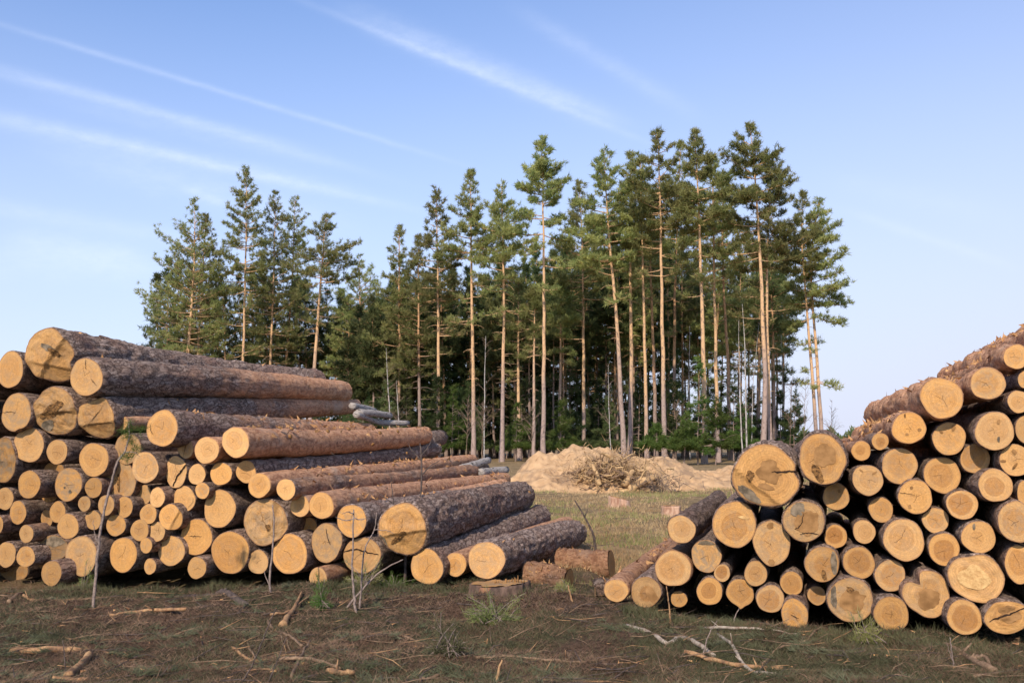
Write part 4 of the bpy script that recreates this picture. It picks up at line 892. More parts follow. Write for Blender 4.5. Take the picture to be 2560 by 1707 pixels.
for i, (px, Yd, lab) in enumerate([(1165,74,'leafless grey shrub at the foot of the snag covered pine'),(1205,72,'leafless shrub beside the white birch stem'),(2010,84,'leafless shrub under the lone thin golden pine'),(2075,86,'leafless twiggy shrub right of the rightmost pine'),(1975,82,'leafless shrub left of the lone thin golden pine'),(1330,78,'leafless shrub on the left shoulder of the sand heap'),(1690,78,'leafless shrub behind the dip between the sand heaps')]):
    for_top = 1000 if i not in (2, 4) else 940
    bare_tree('bare_shrub', lab, 'shrub', 'leafless shrubs', Yd, [(px, 1130), (px + 4, for_top)], .04, 20, 2.2, 3100 + i, 'twig', 'twig', .8)
# distant wood along the horizon: nobody could count it
g = np.random.default_rng(77); n = 26000; ang = g.uniform(-.62, .62, n); rr = g.uniform(420, 560, n); hh = 5.5 + 3.5 * vnoise(np.stack([ang * 90, 0 * ang, 0 * ang], -1), 4) + 1.5 * vnoise(np.stack([ang * 420, 0 * ang, 0 * ang], -1), 5)
c = np.stack([rr * np.sin(ang), rr * np.cos(ang), g.uniform(0, 1, n) * np.maximum(hh, 2)], -1); d = g.normal(size=(n, 3)) * .5 + np.array([0, 0, 1]); d /= np.linalg.norm(d, axis=1, keepdims=True)
mb = MB(); mb.tris(c, d, g.uniform(1, 2.2, n), g.uniform(.6, 1.4, n), 0, g); mb.build('distant_wood', M['pined'], smooth=False, kind='stuff')

# ------------------------------------------------------------------ sand heaps and the uprooted stump
def heap(name, label, crest, Y0, dep, seed, x0, x1):
    cx = np.array([(px - CX) / F * Y0 for px, _ in crest]); cz = np.array([at(px, py, Y0)[2] for px, py in crest])
    xs_ = np.arange(x0, x1, .05); ys_ = np.arange(Y0 - dep * 1.15, Y0 + dep * 1.15, .06); X, Yv = np.meshgrid(xs_, ys_)
    p = np.stack([X, Yv, 0 * X], -1); t = (Yv - Y0 + .5 * vnoise(p * .6, seed)) / dep
    prof = np.interp(X + .18 * vnoise(p * 1.1, seed + 4), cx, cz, left=-.3, right=-.3)
    Z = (prof + .25) * np.clip(1 - np.abs(t) ** 1.25, -.2, 1) - .25 + .17 * fbm(p * 1.3, seed + 1, 3) * sstep(-.1, .4, prof) + .055 * fbm(p * 5, seed + 2, 4)
    Z = Z - .05 * np.abs(vnoise(p * np.array([4.5, 1.2, 1]), seed + 8)) * sstep(.1, .6, Z)
    Z = np.maximum(Z, ground_z(X, Yv) - .25); w = len(xs_)
    i = np.arange(len(ys_) - 1)[:, None] * w; j = np.arange(w - 1)[None, :]
    o = link(name, mesh_np(name, np.stack([X, Yv, Z], -1).reshape(-1, 3), np.stack([i + j, i + j + 1, i + w + j + 1, i + w + j], -1).reshape(-1, 4)), M['sand'])
    tag(o, label, 'sand heap', 'sand heaps in the clearing')
heap('sand_heap', 'larger left sand heap with the uprooted stump lying on its front', [(1235, 1245), (1265, 1200), (1300, 1165), (1345, 1134), (1385, 1128), (1420, 1112), (1470, 1116), (1520, 1114), (1565, 1135), (1620, 1150), (1660, 1200), (1690, 1250)], 35.5, 3.2, 31, -.9, 6.2)
heap('sand_heap', 'longer, lower right sand heap dipping behind the giant notched log', [(1560, 1250), (1600, 1150), (1640, 1143), (1690, 1148), (1735, 1172), (1770, 1182), (1800, 1178), (1838, 1164), (1880, 1150), (1940, 1165), (2010, 1250)], 37.5, 3.6, 47, 3.6, 11.2)
root = thing('uprooted_stump', 'upturned tree stump with a tangle of pale torn roots on the sand heap', 'stump', (gxy(1545, 1225)[0], 33.2, 0))
g = np.random.default_rng(15); mb = MB(); c0 = at(1530, 1185, 33.2)
for i in range(230):
    p = c0 + np.array([g.normal() * .55, g.normal() * .35 - .1, g.normal() * .30 - .12]); p[2] = min(max(p[2], .08), 1.05)
    a = R_(g.normal() * 32 + 18); d = np.array([math.cos(a) * g.choice([-1, 1], p=[.2, .8]), g.normal() * .5, math.sin(a)]); l = g.uniform(.25, .7)
    q = [p]
    for s in range(4): d = d + g.normal(size=3) * .38; d /= np.linalg.norm(d); q.append(q[-1] + d * l / 4)
    r = g.uniform(.008, .04) if g.uniform() < .85 else g.uniform(.05, .085); mb.tube(smooth_path(q, 3), np.linspace(r, r * .3, 13), 6, int(i % 4 == 0), rough=.25, seed=i)
n = 3000; pc = c0 + g.normal(size=(n, 3)) * np.array([.75, .4, .36]); d = g.normal(size=(n, 3)); d /= np.linalg.norm(d, axis=1, keepdims=True); mb.tris(pc, d, g.uniform(.1, .4, n), .022, 0, g)
mb.build('root_tangle', [M['root'], M['stick']], root).location = -np.array(root.location)
mb = MB()
for (a, b, r0, r1) in [((1572, 1225), (1640, 1192), .16, .10), ((1545, 1232), (1625, 1228), .12, .09), ((1620, 1205), (1655, 1222), .07, .03), ((1560, 1215), (1585, 1175), .13, .06), ((1500, 1212), (1480, 1160), .09, .05)]:
    pa = at(*a, 32.6); pb = at(*b, 32.7); mb.tube(smooth_path([pa, (pa + pb) / 2 + np.array([0, 0, .06]), pb], 5), np.linspace(r0, r1, 11), 10, rough=.3, seed=int(a[0]))
mb.build('stump_body', M['root'], root).location = -np.array(root.location)
mb = MB(); g = np.random.default_rng(16)
for i in range(90):
    p = at(g.normal() * 38 + 1650, 1215 + g.normal() * 14, 32.4); p[2] = max(p[2], .05); q = [p]; d = g.normal(size=3)
    for s in range(3): d = d + g.normal(size=3) * .4; q.append(q[-1] + d / np.linalg.norm(d) * .16)
    mb.tube(q, [.012, .009, .006, .004], 4)
o = mb.build('brushwood_heap', M['twig']); tag(o, 'brown tangle of thin brushwood at the right of the uprooted stump', 'brushwood')

# cut stumps
def stump(label, px, py, Yd, r, h, seed, tilt=0.0, mat='stump', flare=.25, splint=False):
    g = np.random.default_rng(seed); x = (px - CX) / F * Yd; gz = gz1(x, Yd); k = 48; an = np.arange(k) * 2 * math.pi / k
    pr = 1 + .10 * np.cos(3 * an + seed) + .07 * np.cos(5 * an + seed * 2) + .05 * np.cos(8 * an + seed) + .03 * g.normal(size=k)
    rows = []
    for t in np.linspace(0, 1, 9):
        s = 1 + flare * (1 - t) ** 2.2; rows.append(np.stack([pr * r * s * np.cos(an), pr * r * s * np.sin(an), -.12 + (h + .12) * t + tilt * pr * r * np.cos(an) * t + 0 * an], -1))
    V = np.array(rows); V[:-1] += (vnoise(V[:-1] * np.array([14, 14, 4]), seed) * .02)[..., None] * np.array([1, 1, 0]); ni = len(V)
    inner = V[-1] * np.array([.93, .93, 1]); V = np.vstack([V, [inner]]); ni += 1
    i = np.arange(ni - 1)[:, None] * k; j = np.arange(k)[None, :]; Q = np.stack([i + j, i + (j + 1) % k, i + k + (j + 1) % k, i + k + j], -1).reshape(-1, 4)
    root = thing('tree_stump', label, 'stump', (x, Yd, gz))
    link('bark', mesh_np('bark', V.reshape(-1, 3), Q), M[mat], root)
    vs = [[0, 0]]; 
    for q in np.linspace(.1, 1, 10): vs += list(np.stack([pr * q * np.cos(an), pr * q * np.sin(an)], -1))
    vs = np.array(vs); z = h + tilt * vs[:, 0] * r + .012 * fbm(np.stack([vs[:, 0] * 4, vs[:, 1] * 1.5, 0 * vs[:, 0]], -1), seed) + .004
    uv = np.vstack([[0, 0]] + [np.stack([q * np.cos(an), q * np.sin(an)], -1) for q in np.linspace(.1, 1, 10)])
    i = 1 + np.arange(9)[:, None] * k; j = np.arange(k)[None, :]; QQ = np.stack([i + j, i + k + j, i + k + (j + 1) % k, i + (j + 1) % k], -1).reshape(-1, 4); jj = np.arange(k)
    me = mesh_np('cut_end', np.stack([vs[:, 0] * r * .945, vs[:, 1] * r * .945, z], -1), QQ, np.stack([0 * jj, 1 + jj, 1 + (jj + 1) % k], -1)); uvl = me.uv_layers.new(name='face')
    li = np.zeros(len(me.loops), np.int32); me.loops.foreach_get('vertex_index', li); uvl.data.foreach_set('uv', uv[li].astype(np.float32).ravel())
    fo = link('cut_end', me, M['face'], root); fo.color = (.2, .6, .42, .8) if splint else (.2, .6, .5, .35)
    if splint:
        for q in range(12):
            mb = MB(); xx = r * g.uniform(-.15, .85); p = np.array([xx, -r * .05 + g.normal() * .012, h + tilt * xx]); mb.tube([p, p + np.array([g.normal() * .006, 0, g.uniform(.02, .05 + .12 * max(0, xx / r - .3))])], [.012, .003], 5)
            mb.build('splinter', M['heart'], root)
sx, sy = STUMP
stump('low wide old stump with soil around it under the silvery log', 1249, 1490, sy, .30, .125, 5, .04, splint=True, flare=.55)
stump('distant low stump with slanted pale top and reddish side', 1545, 1268, 25.5, .24, .24, 8, -.22, mat='stumpl')
stump('distant round stump with level pale top in the grass', 1675, 1290, 22.5, .20, .27, 9, .02, mat='stumpl', flare=.12)

# short log pieces lying across the gap
def billet(label, a, b, Ya, Yb, ra, rb, bark, seed, cut=True):
    A = at(*a, Ya); B = at(*b, Yb); g = np.random.default_rng(seed); d = (B - A); L = np.linalg.norm(d); d /= L
    n = -d; tr = np.cross(np.array([0, 0, 1.0]), n); tr /= np.linalg.norm(tr); up = np.cross(n, tr)
    Mx = Matrix(((tr[0], up[0], n[0], A[0]), (tr[1], up[1], n[1], A[1]), (tr[2], up[2], n[2], A[2]), (0, 0, 0, 1)))
    root = thing('log_piece', label, 'log', M=Mx); mb = MB(); m = 60; t = np.linspace(0, 1, m)
    P = np.stack([0 * t, .02 * np.sin(t * 5), -L * t], -1); rr = (ra + (rb - ra) * t) * (1 + .05 * vnoise(np.stack([t * 7, 0 * t, 0 * t], -1), seed))
    mb.tube(P, rr, 48, 0, cap=False, rough=.09, seed=seed); nf = 60; s_ = g.integers(0, m, nf); aa = g.uniform(R_(-40), R_(220), nf)
    c = P[s_] + np.stack([np.cos(aa) * ra, np.sin(aa) * ra, 0 * aa], -1); dr = g.normal(size=(nf, 3)); dr /= np.linalg.norm(dr, axis=1, keepdims=True)
    mb.tris(c, dr, g.uniform(.02, .07, nf), g.uniform(.015, .04, nf), 1, g); bo = mb.build('bark', [M['bark'], M['flake']], root); bo.color = (*bark, .30, L / 20)
    for zz, r, sg in ((0, ra, 1), (-L, rb, -1)):
        k = 40; an = np.arange(k) * 2 * math.pi / k; vs = [np.array([0, 0, zz + sg * .004])]; uv = [[0, 0]]
        if sg < 0: vs[0][1] = .02 * math.sin(5)
        for q in (.25, .5, .75, 1): vs += list(np.stack([np.cos(an) * r * q * 1.0, np.sin(an) * r * q * 1.0 + vs[0][1], 0 * an + zz + sg * .004], -1)); uv += list(np.stack([np.cos(an) * q, np.sin(an) * q], -1))
        i = 1 + np.arange(3)[:, None] * k; j = np.arange(k)[None, :]; jj = np.arange(k)
        me = mesh_np('cut_end', vs, np.stack([i + j, i + k + j, i + k + (j + 1) % k, i + (j + 1) % k], -1).reshape(-1, 4), np.stack([0 * jj, 1 + jj, 1 + (jj + 1) % k], -1)); uvl = me.uv_layers.new(name='face'); uv_ = np.array(uv)
        li = np.zeros(len(me.loops), np.int32); me.loops.foreach_get('vertex_index', li); uvl.data.foreach_set('uv', uv_[li].astype(np.float32).ravel())
        fo = link('cut_end', me, M['face'], root); fo.color = (.3, .6, .40, .6)
billet('reddish log piece with stub lying crosswise behind the silvery log', (1360, 1412), (1528, 1406), 13.55, 13.25, .18, .175, (.75, .8), 3)
billet('short brown log piece lying crosswise beside the old stump', (1318, 1438), (1422, 1451), 11.95, 11.75, .155, .15, (.6, .6), 4)
billet('small grey log piece behind the leftmost pale log of the right pile', (1489, 1473), (1545, 1475), 10.9, 10.9, .105, .10, (.35, .4), 5)
# birch and dark logs at the back of the left pile
def backlog(label, pts, Yd, r, mat, seed):
    P = smooth_path([at(px, py, Yd + k * .5) for k, (px, py) in enumerate(pts)], 6); root = thing('birch_log' if mat == 'birch' else 'pine_log', label, 'log', tuple(P[0]))
    mb = MB(); mb.tube(P - P[0], np.linspace(r, r * .9, len(P)), 16, rough=.12, seed=seed); o = mb.build('bark', M[mat], root)
    o.color = (0, .1, .45, .2)
backlog('short birch log lying highest at the rear of the left pile', [(880, 1014), (905, 1019), (935, 1026)], 17.5, .06, 'birch', 1)
backlog('whitest birch log at the rear of the left pile, pointing right', [(895, 1032), (935, 1033), (975, 1039)], 17.2, .065, 'birch', 2)
backlog('bent birch log sloping down at the rear of the left pile', [(890, 1036), (915, 1044), (948, 1055), (1020, 1058)], 17.0, .055, 'birch', 3)
backlog('birch log end poking out behind the long pinkish log', [(1150, 1172), (1190, 1160), (1221, 1150)], 18.2, .07, 'birch', 4)
backlog('pale birch log end poking out behind the long olive log', [(1200, 1182), (1225, 1178), (1266, 1174)], 18.6, .075, 'birch', 5)
backlog('flared dark log butt behind the far end of the knotted orange log', [(1020, 1112), (1070, 1103), (1102, 1094)], 17.8, .16, 'bark', 6)

# ------------------------------------------------------------------ fallen branches and standing stems
def stick(label, pts, r, mat, seed, forks=(), name='fallen_branch', lift=0.0, cat='branch'):
    g = np.random.default_rng(seed); Y0 = np.mean([gxy(*p)[1] for p in pts]); k = Y0 / F; mb = MB()
    def gp(p, rr):
        x, y = gxy(*p); return np.array([x, y, gz1(x, y) + rr * .8 + lift])
    r0, r1 = (r if isinstance(r, tuple) else (r, r * .6)); P = smooth_path([gp(p, r0 * k) for p in pts], 6, .004, seed)
    mb.tube(P, np.linspace(r0, r1, len(P)) * k, 8, rough=.22, seed=seed)
    for q in range(int(len(P) / 7)):
        i = int(g.integers(1, len(P) - 1)); e = g.normal(size=3) * .05 + np.array([0, 0, .03]); mb.tube([P[i], P[i] + e], [r1 * k * .6, r1 * k * .2], 5)
    for f in forks:
        Q = smooth_path([gp(p, r1 * k) for p in f], 5, .004, seed + 1); mb.tube(Q, np.linspace(r1 * .9, r1 * .5, len(Q)) * k, 7, rough=.2, seed=seed + 2)
    o = mb.build(name, M[mat], origin=P[0]); tag(o, label, cat, 'fallen branches in the foreground')
STK = [
 ('thick peeled branch with a splintered right end, lower left corner', [(28,1631),(160,1632),(300,1636)], (8,7), 'sticko', []),
 ('stubby broken branch slanting below the thick peeled one', [(225,1650),(200,1668),(170,1690)], (9,10), 'sticko', []),
 ('forked orange branch lying on grass in front of the left pile', [(275,1540),(352,1533),(465,1541)], (5,4), 'sticko', [[(352,1533),(345,1553),(334,1569)]]),
 ('dark bent branch lying near the left pile bottom row', [(435,1498),(530,1486),(560,1500),(614,1529)], (6,8), 'stickd', []),
 ('crooked brown branch left of the upright pale twig', [(580,1622),(622,1645),(660,1652),(690,1637),(728,1628)], (4,3), 'sticko', []),
 ('slanting split slab with a sharp pale tip', [(706,1568),(730,1542),(756,1502)], (9,2), 'sticko', []),
 ('thin peeled branch meeting the split slab', [(676,1550),(725,1540),(775,1508)], (4,2), 'sticko', []),
 ('brown branching stick right of the dark bent branch', [(660,1542),(680,1570),(717,1590),(755,1616)], (4,3), 'stick', [[(717,1590),(722,1610),(730,1628)]]),
 ('short grey stick at the left edge under the left pile', [(22,1511),(45,1488),(66,1471)], (6,5), 'stick', []),
 ('knobbly low branch right of the short grey stick', [(58,1500),(80,1508),(99,1513),(150,1510),(184,1506)], (4,3), 'sticko', []),
 ('upright pale twig leaning right at the bottom edge, left of centre', [(728,1703),(752,1650),(775,1597)], (4,3), 'stick', []),
 ('long brown branch running off along the bottom left of centre', [(700,1658),(780,1665),(852,1686)], (5,4), 'stick', []),
 ('thick branch cut by the bottom edge at lower left', [(130,1702),(180,1699),(220,1704)], (7,6), 'sticko', []),
 ('bent thin branch in the grass below the old stump', [(1006,1590),(1069,1597),(1122,1624)], (4,3), 'stick', []),
 ('long thin branch along the bottom centre', [(1190,1655),(1262,1647),(1350,1650),(1430,1658),(1517,1673)], (4,3), 'stick', [[(1262,1647),(1300,1635),(1330,1630)]]),
 ('brown branch at the bottom edge below the bent thin one', [(955,1705),(1030,1697),(1100,1686)], (4,4), 'stick', []),
 ('wavy bleached branch in front of the right pile', [(1568,1576),(1617,1591),(1671,1613),(1699,1599),(1740,1618),(1785,1639)], (5,6), 'stickw', []),
 ('straight thin white stick under the spur log', [(1761,1573),(1875,1590),(1992,1592)], (4,2), 'stickw', []),
 ('slanting grey stick crossing the reddish bark slab', [(1794,1590),(1830,1630),(1871,1658),(1938,1681)], (5,4), 'stickw', []),
 ('long reddish bark slab lying flat in front of the right pile', [(1712,1640),(1830,1650),(1957,1663)], (6,5), 'sticko', []),
 ('long dark branch slanting from under the dull smooth log', [(2281,1541),(2336,1588),(2383,1623),(2430,1655),(2488,1679)], (5,8), 'stick', [[(2430,1655),(2462,1652),(2478,1672)]]),
 ('thin arching twig left of the long dark branch', [(1906,1648),(1950,1628),(2012,1613),(2050,1580),(2092,1551)], (3,2), 'stick', [[(2012,1613),(2080,1612),(2140,1630)]]),
 ('pale stick in the bottom right corner', [(2434,1697),(2490,1688),(2560,1680)], (4,3), 'stick', []),
 ('thin stick slanting across the bottom left', [(560,1560),(610,1600),(640,1650)], (3,2), 'stick', []),
 ('short orange chunk of bark at bottom left of centre', [(820,1694),(850,1697),(885,1695)], (8,6), 'sticko', []),
]
for i, (lab, pts, r, mat, fk) in enumerate(STK): stick(lab, pts, r, mat, 400 + i, fk)
for i in range(0): pass

def stem(label, pts, r, mat, seed, forks=(), needles=(), name='bare_sapling', cat='sapling', dY=0.0, Yfix=None):
    x, y = gxy(*pts[0]); Y0 = Yfix or y; k = Y0 / F; g = np.random.default_rng(seed); b = np.array([x * Y0 / y, Y0, gz1(x, Y0) - .03])
    P = smooth_path([b] + [at(px, py, Y0 + dY * (q + 1)) for q, (px, py) in enumerate(pts[1:])], 6, .002, seed); mb = MB(); mb.tube(P, np.linspace(r, r * .45, len(P)) * k, 7, rough=.15, seed=seed)
    for f in forks:
        Q = smooth_path([at(px, py, Y0 + dY * 2) for px, py in f], 5, .003, seed); mb.tube(Q, np.linspace(r * .5, r * .15, len(Q)) * k, 5)
    if needles:
        root = thing(name, label, cat, tuple(b)); st = mb.build('stem', M[mat], root); st.location = -b
        nb = MB()
        for (px, py, n) in needles:
            c = at(px, py, Y0) + g.normal(size=(n, 3)) * np.array([.02, .03, .02]); d = g.normal(size=(n, 3)); d /= np.linalg.norm(d, axis=1, keepdims=True); nb.tris(c, d, g.uniform(.04, .09, n), .0045, 0, g)
        fo = nb.build('needles', M['spruce'], root, smooth=False); fo.location = -b
    else:
        o = mb.build(name, M[mat], origin=b); tag(o, label, cat)
nd = [(321,1072,60),(316,1085,70),(328,1068,50),(340,1078,40),(352,1075,40),(326,1095,60),(330,1108,40),(340,1120,50),(318,1140,50),(312,1144,40),(330,1138,40),(360,1070,30),(300,1078,30),(324,1055,40),(345,1122,30)]
stem('tall sapling with green needles at its tip before the left pile', [(232,1528),(240,1440),(247,1358),(261,1274),(280,1200),(293,1155),(310,1132),(323,1090),(322,1058)], 4.0, 'stem', 1, [[(293,1155),(303,1138),(318,1130)],[(310,1132),(335,1130),(350,1140)],[(247,1358),(238,1340),(234,1300)]], nd)
stem('thin bare stem in front of the lipped rough log', [(678,1500),(674,1452),(680,1390),(685,1316),(682,1262)], 3.4, 'stem', 2, [[(678,1470),(664,1440),(660,1425)]])
stem('straight bare stem in front of the grey stem-crossed log', [(890,1540),(884,1480),(881,1425),(883,1350),(884,1273)], 3.6, 'stem', 3, [[(884,1297),(865,1300),(846,1296),(840,1290)],[(884,1295),(905,1298),(925,1290)],[(884,1285),(870,1278),(855,1285)]])
stem('thin bowed stem right of the straight bare stem', [(898,1530),(903,1470),(906,1411),(914,1365),(936,1324),(942,1280)], 2.6, 'stem', 4, [[(936,1324),(970,1326),(985,1335)]])
stem('dark forked twig growing before the giant plated log', [(1010,1452),(1015,1400),(1020,1343),(1016,1320),(1009,1305),(1030,1283),(1039,1273),(1053,1221),(1052,1131),(1050,1108)], 4.2, 'stickd', 5, [[(1009,1305),(987,1264),(979,1213),(978,1190)],[(1020,1330),(1035,1328),(1044,1316)],[(1018,1345),(995,1335),(980,1325),(945,1315)],[(1053,1190),(1075,1165),(1100,1150)],[(1052,1150),(1030,1125),(1020,1108)],[(1052,1140),(1070,1118),(1078,1100)],[(987,1264),(965,1245),(945,1230)]])
stem('thin stick leaning up to the right against the giant plated log', [(860,1524),(925,1452),(965,1420),(1008,1398)], 2.8, 'stem', 6)
stem('black broken twig standing in the clearing behind the silvery log', [(1492,1372),(1484,1340),(1475,1317),(1455,1280),(1437,1251)], 3.6, 'stickd', 7, [[(1462,1290),(1470,1272)],[(1490,1366),(1470,1360),(1455,1350)]])
stem('thin reddish root hanging beside the honey-heart log', [(1677,1564),(1672,1510),(1666,1464)], 2.6, 'sticko', 8)
stem('short leaning stick beside the short brown log piece', [(1432,1523),(1427,1490),(1420,1462)], 3.4, 'sticko', 9)
stem('thin upright twig left of the thick peeled branch end', [(165,1680),(162,1640),(157,1600)], 2.0, 'stickd', 10)
stem('upright broken stake at the bottom centre', [(1240,1712),(1246,1680),(1255,1648)], 5.0, 'sticko', 11)
stem('thin bowed twig under the oval grass-touching log', [(1830,1560),(1838,1540),(1848,1520)], 2.0, 'stem', 12)
stem('thin twig slanting before the wavy bleached branch', [(1754,1640),(1770,1590),(1793,1550)], 2.0, 'stem', 13)
stem('thin pair of twigs left of the long dark branch', [(2388,1670),(2380,1630),(2375,1592)], 2.2, 'stem', 14, [[(2386,1660),(2372,1620),(2366,1605)]])
stem('long thin twig leaning right in the lower left foreground', [(600,1710),(640,1640),(672,1560),(690,1520)], 2.2, 'stickd', 15)
stem('long thin twig leaning right below the split slab', [(665,1710),(690,1660),(716,1590)], 2.0, 'stickd', 16)

# green brush lying before the left pile
def brush(label, px, py, w, n, mat, seed):
    x, y = gxy(px, py); g = np.random.default_rng(seed); gz = gz1(x, y); root = thing('cut_pine_branch', label, 'branch', (x, y, gz)); st = MB(); nb = MB(); k = y / F
    for i in range(n):
        a = g.uniform(0, 6.28); l = w * k * g.uniform(.4, 1); e = np.array([math.cos(a) * l, math.sin(a) * l * .5, abs(g.normal()) * .12 + .02]); p0 = np.array([g.normal() * .05, g.normal() * .03, .02]); P = smooth_path([p0, (p0 + e) / 2 + np.array([0, 0, .03]), e], 4)
        st.tube(P, np.linspace(.005, .002, len(P)), 4); m = 46; t = g.uniform(.25, 1, m); c = p0 + (e - p0) * t[:, None] + g.normal(size=(m, 3)) * .012; d = g.normal(size=(m, 3)) * .6 + (e - p0) / np.linalg.norm(e - p0) + np.array([0, 0, .25]); d /= np.linalg.norm(d, axis=1, keepdims=True)
        nb.tris(c, d, g.uniform(.03, .07, m), .0045, 0, g)
    st.build('stem', M['stem'], root); nb.build('needles', M[mat], root, smooth=False)
brush('bright green pine brush heaped under the giant plated log', 985, 1470, 60, 34, 'spruce', 1)
brush('grey green brush around the straight bare stem foot', 905, 1475, 60, 30, 'grass', 2)
brush('small bright green sprig below the low reddish log', 800, 1535, 26, 18, 'spruce', 3)
brush('dark green pine brush on the soil below the old stump', 1235, 1568, 85, 44, 'pine', 4)
brush('green pine sprig leaning on the short brown log piece', 1408, 1500, 28, 24, 'pine', 5)
brush('olive pine brush at the bottom centre left of the stake', 1120, 1655, 60, 40, 'moss', 6)
brush('green pine sprig in front of the dull smooth log', 2165, 1612, 45, 26, 'pine', 7)
brush('green sprig at the left foot of the tall sapling', 215, 1455, 34, 16, 'pine', 8)

# ------------------------------------------------------------------ ground cover (nobody could count it)
def cover(name, n, mat, seed, region, hgt, wid, lay, patch, thr, gz_off=0.0):
    g = np.random.default_rng(seed); x0, x1, y0, y1 = region; u = g.uniform(0, 1, n * 3)
    yy = 1 / (1 / y1 + (1 / y0 - 1 / y1) * u) if lay > .5 else y0 + (y1 - y0) * u ** 1.35
    xx = g.uniform(-1, 1, n * 3) * (yy * .56 + .6); f = fbm(np.stack([xx * patch, yy * patch, 0 * xx], -1), seed, 3)
    keep = f + g.normal(size=n * 3) * .22 > thr; keep &= (xx > x0) & (xx < x1) & ((lay > .7) | (yy < 12.2) & (name == 'grass_cover') | (name != 'grass_cover') & ((xx > -.9 - (yy < 14) * -.6) | (yy > 20)) & (yy > 12.4 + .8 * vnoise(np.stack([xx, yy, 0 * xx], -1), 8))); xx, yy = xx[keep][:n], yy[keep][:n]; m = len(xx)
    a = g.uniform(0, 6.28, m); d = np.stack([np.cos(a) * lay, np.sin(a) * lay, np.abs(g.normal(size=m)) * .6 + (1 - lay) + .12], -1); d /= np.linalg.norm(d, axis=1, keepdims=True)
    sc = np.clip(yy / 9, .8, 3.0); c = np.stack([xx, yy, ground_z(xx, yy) + gz_off], -1); mb = MB(); mb.tris(c, d, g.uniform(.5, 1.3, m) * hgt, wid * sc * g.uniform(.7, 1.3, m), 0, g)
    mb.build(name, M[mat], smooth=False, kind='stuff')
cover('moss_cover', 120000, 'moss', 1, (-9, 9, 5.6, 12.5), .055, .0045, .85, .9, .05)
cover('grass_cover', 16000, 'moss', 2, (-9, 9, 5.6, 12.5), .075, .004, .6, .7, .4)
cover('dry_litter', 40000, 'litter', 13, (-9, 9, 5.6, 12.5), .06, .0035, .95, 1.0, .1)
cover('needle_litter', 150000, 'litter', 3, (-9, 9, 5.6, 13), .06, .004, .97, 1.2, -.35)
cover('meadow_grass', 70000, 'grass', 4, (-14, 14, 11.5, 46), .10, .007, .45, .8, .22)
cover('dry_grass', 90000, 'dryg', 5, (-14, 14, 12, 60), .085, .006, .55, .35, -.15)
g = np.random.default_rng(50); mb = MB()
for i in range(2700):
    y = 1 / g.uniform(1 / 13.5, 1 / 5.8) if i < 2000 else g.uniform(13, 30); x = g.uniform(-1, 1) * (y * .54); l = g.uniform(.06, .34) * (1 if g.uniform() < .85 else 1.8); a = g.normal() * .7 + (0 if g.uniform() < .7 else 1.2); r = g.uniform(.0018, .005)
    e = np.array([math.cos(a) * l, math.sin(a) * l, g.normal() * .02 + (.06 if g.uniform() < .15 else 0)]); p = np.array([x, y, gz1(x, y) + r + .005]); mb.tube([p, p + e * .5 + g.normal(size=3) * .012, p + e], [r, r * .9, r * .5], 5, (0, 2, 0, 2, 1, 0, 2)[i % 7])
mb.build('twig_litter', [M['stick'], M['sticko'], M['stickd']], kind='stuff')
mb2 = MB(); m = 650; y = 1 / g.uniform(1 / 12, 1 / 5.8, m * 3); x = g.uniform(-1, 1, m * 3) * y * .54; kp = vnoise(np.stack([x * 1.1, y * 1.6, 0 * x], -1), 61) > .05; x, y = x[kp][:m], y[kp][:m]; m = len(x); k = 34
c = np.repeat(np.stack([x, y, ground_z(x, y) + .01], -1), k, 0); a0 = np.repeat(g.uniform(0, 6.28, m), k) + g.normal(size=m * k) * .75; ln = np.repeat(g.uniform(.06, .15, m), k)
c[:, 0] += np.cos(a0) * ln * g.uniform(-.6, .6, m * k); c[:, 1] += np.sin(a0) * ln * g.uniform(-.6, .6, m * k)
d = np.stack([np.cos(a0), np.sin(a0), np.abs(g.normal(size=m * k)) * .45 + .1], -1); d /= np.linalg.norm(d, axis=1, keepdims=True); mb2.tris(c, d, ln * g.uniform(.5, 1, m * k), .0045, 0, g); mb2.build('needle_sprigs', M['sprig'], smooth=False, kind='stuff')
n = 500; y = 1 / g.uniform(1 / 14, 1 / 5.8, n); x = g.uniform(-1, 1, n) * y * .54; d = np.stack([g.normal(size=n), g.normal(size=n), np.abs(g.normal(size=n)) * .25], -1); d /= np.linalg.norm(d, axis=1, keepdims=True)
mb = MB(); mb.tris(np.stack([x, y, ground_z(x, y) + .012], -1), d, g.uniform(.015, .06, n), g.uniform(.008, .02, n), 0, g); mb.build('bark_chips', M['flake'], smooth=False, kind='stuff')
n = 26000; fx = np.concatenate([g.uniform(-5.6, .6, n), g.uniform(1.0, 4.4, n // 2)]); fy = np.concatenate([11.0 + .1 * (-.3 - fx[:n]) + g.normal(size=n) * .2, 9.4 - .5 * (fx[n:] - 1.05) + g.normal(size=n // 2) * .22])
kp = vnoise(np.stack([fx * 2.2, fy * 2, 0 * fx], -1), 71) + g.normal(size=len(fx)) * .3 > .0; fx, fy = fx[kp], fy[kp]; d = g.normal(size=(len(fx), 3)) * .55 + np.array([0, 0, .7]); d /= np.linalg.norm(d, axis=1, keepdims=True)
mb = MB(); mb.tris(np.stack([fx, fy, ground_z(fx, fy)], -1), d, g.uniform(.03, .11, len(fx)), .005, 0, g); mb.build('verge_grass', M['moss'], smooth=False, kind='stuff')
n = 16000; x = sx + g.normal(size=n) * .75; y = sy - .3 + g.normal(size=n) * .45; d = g.normal(size=(n, 3)); d /= np.linalg.norm(d, axis=1, keepdims=True)
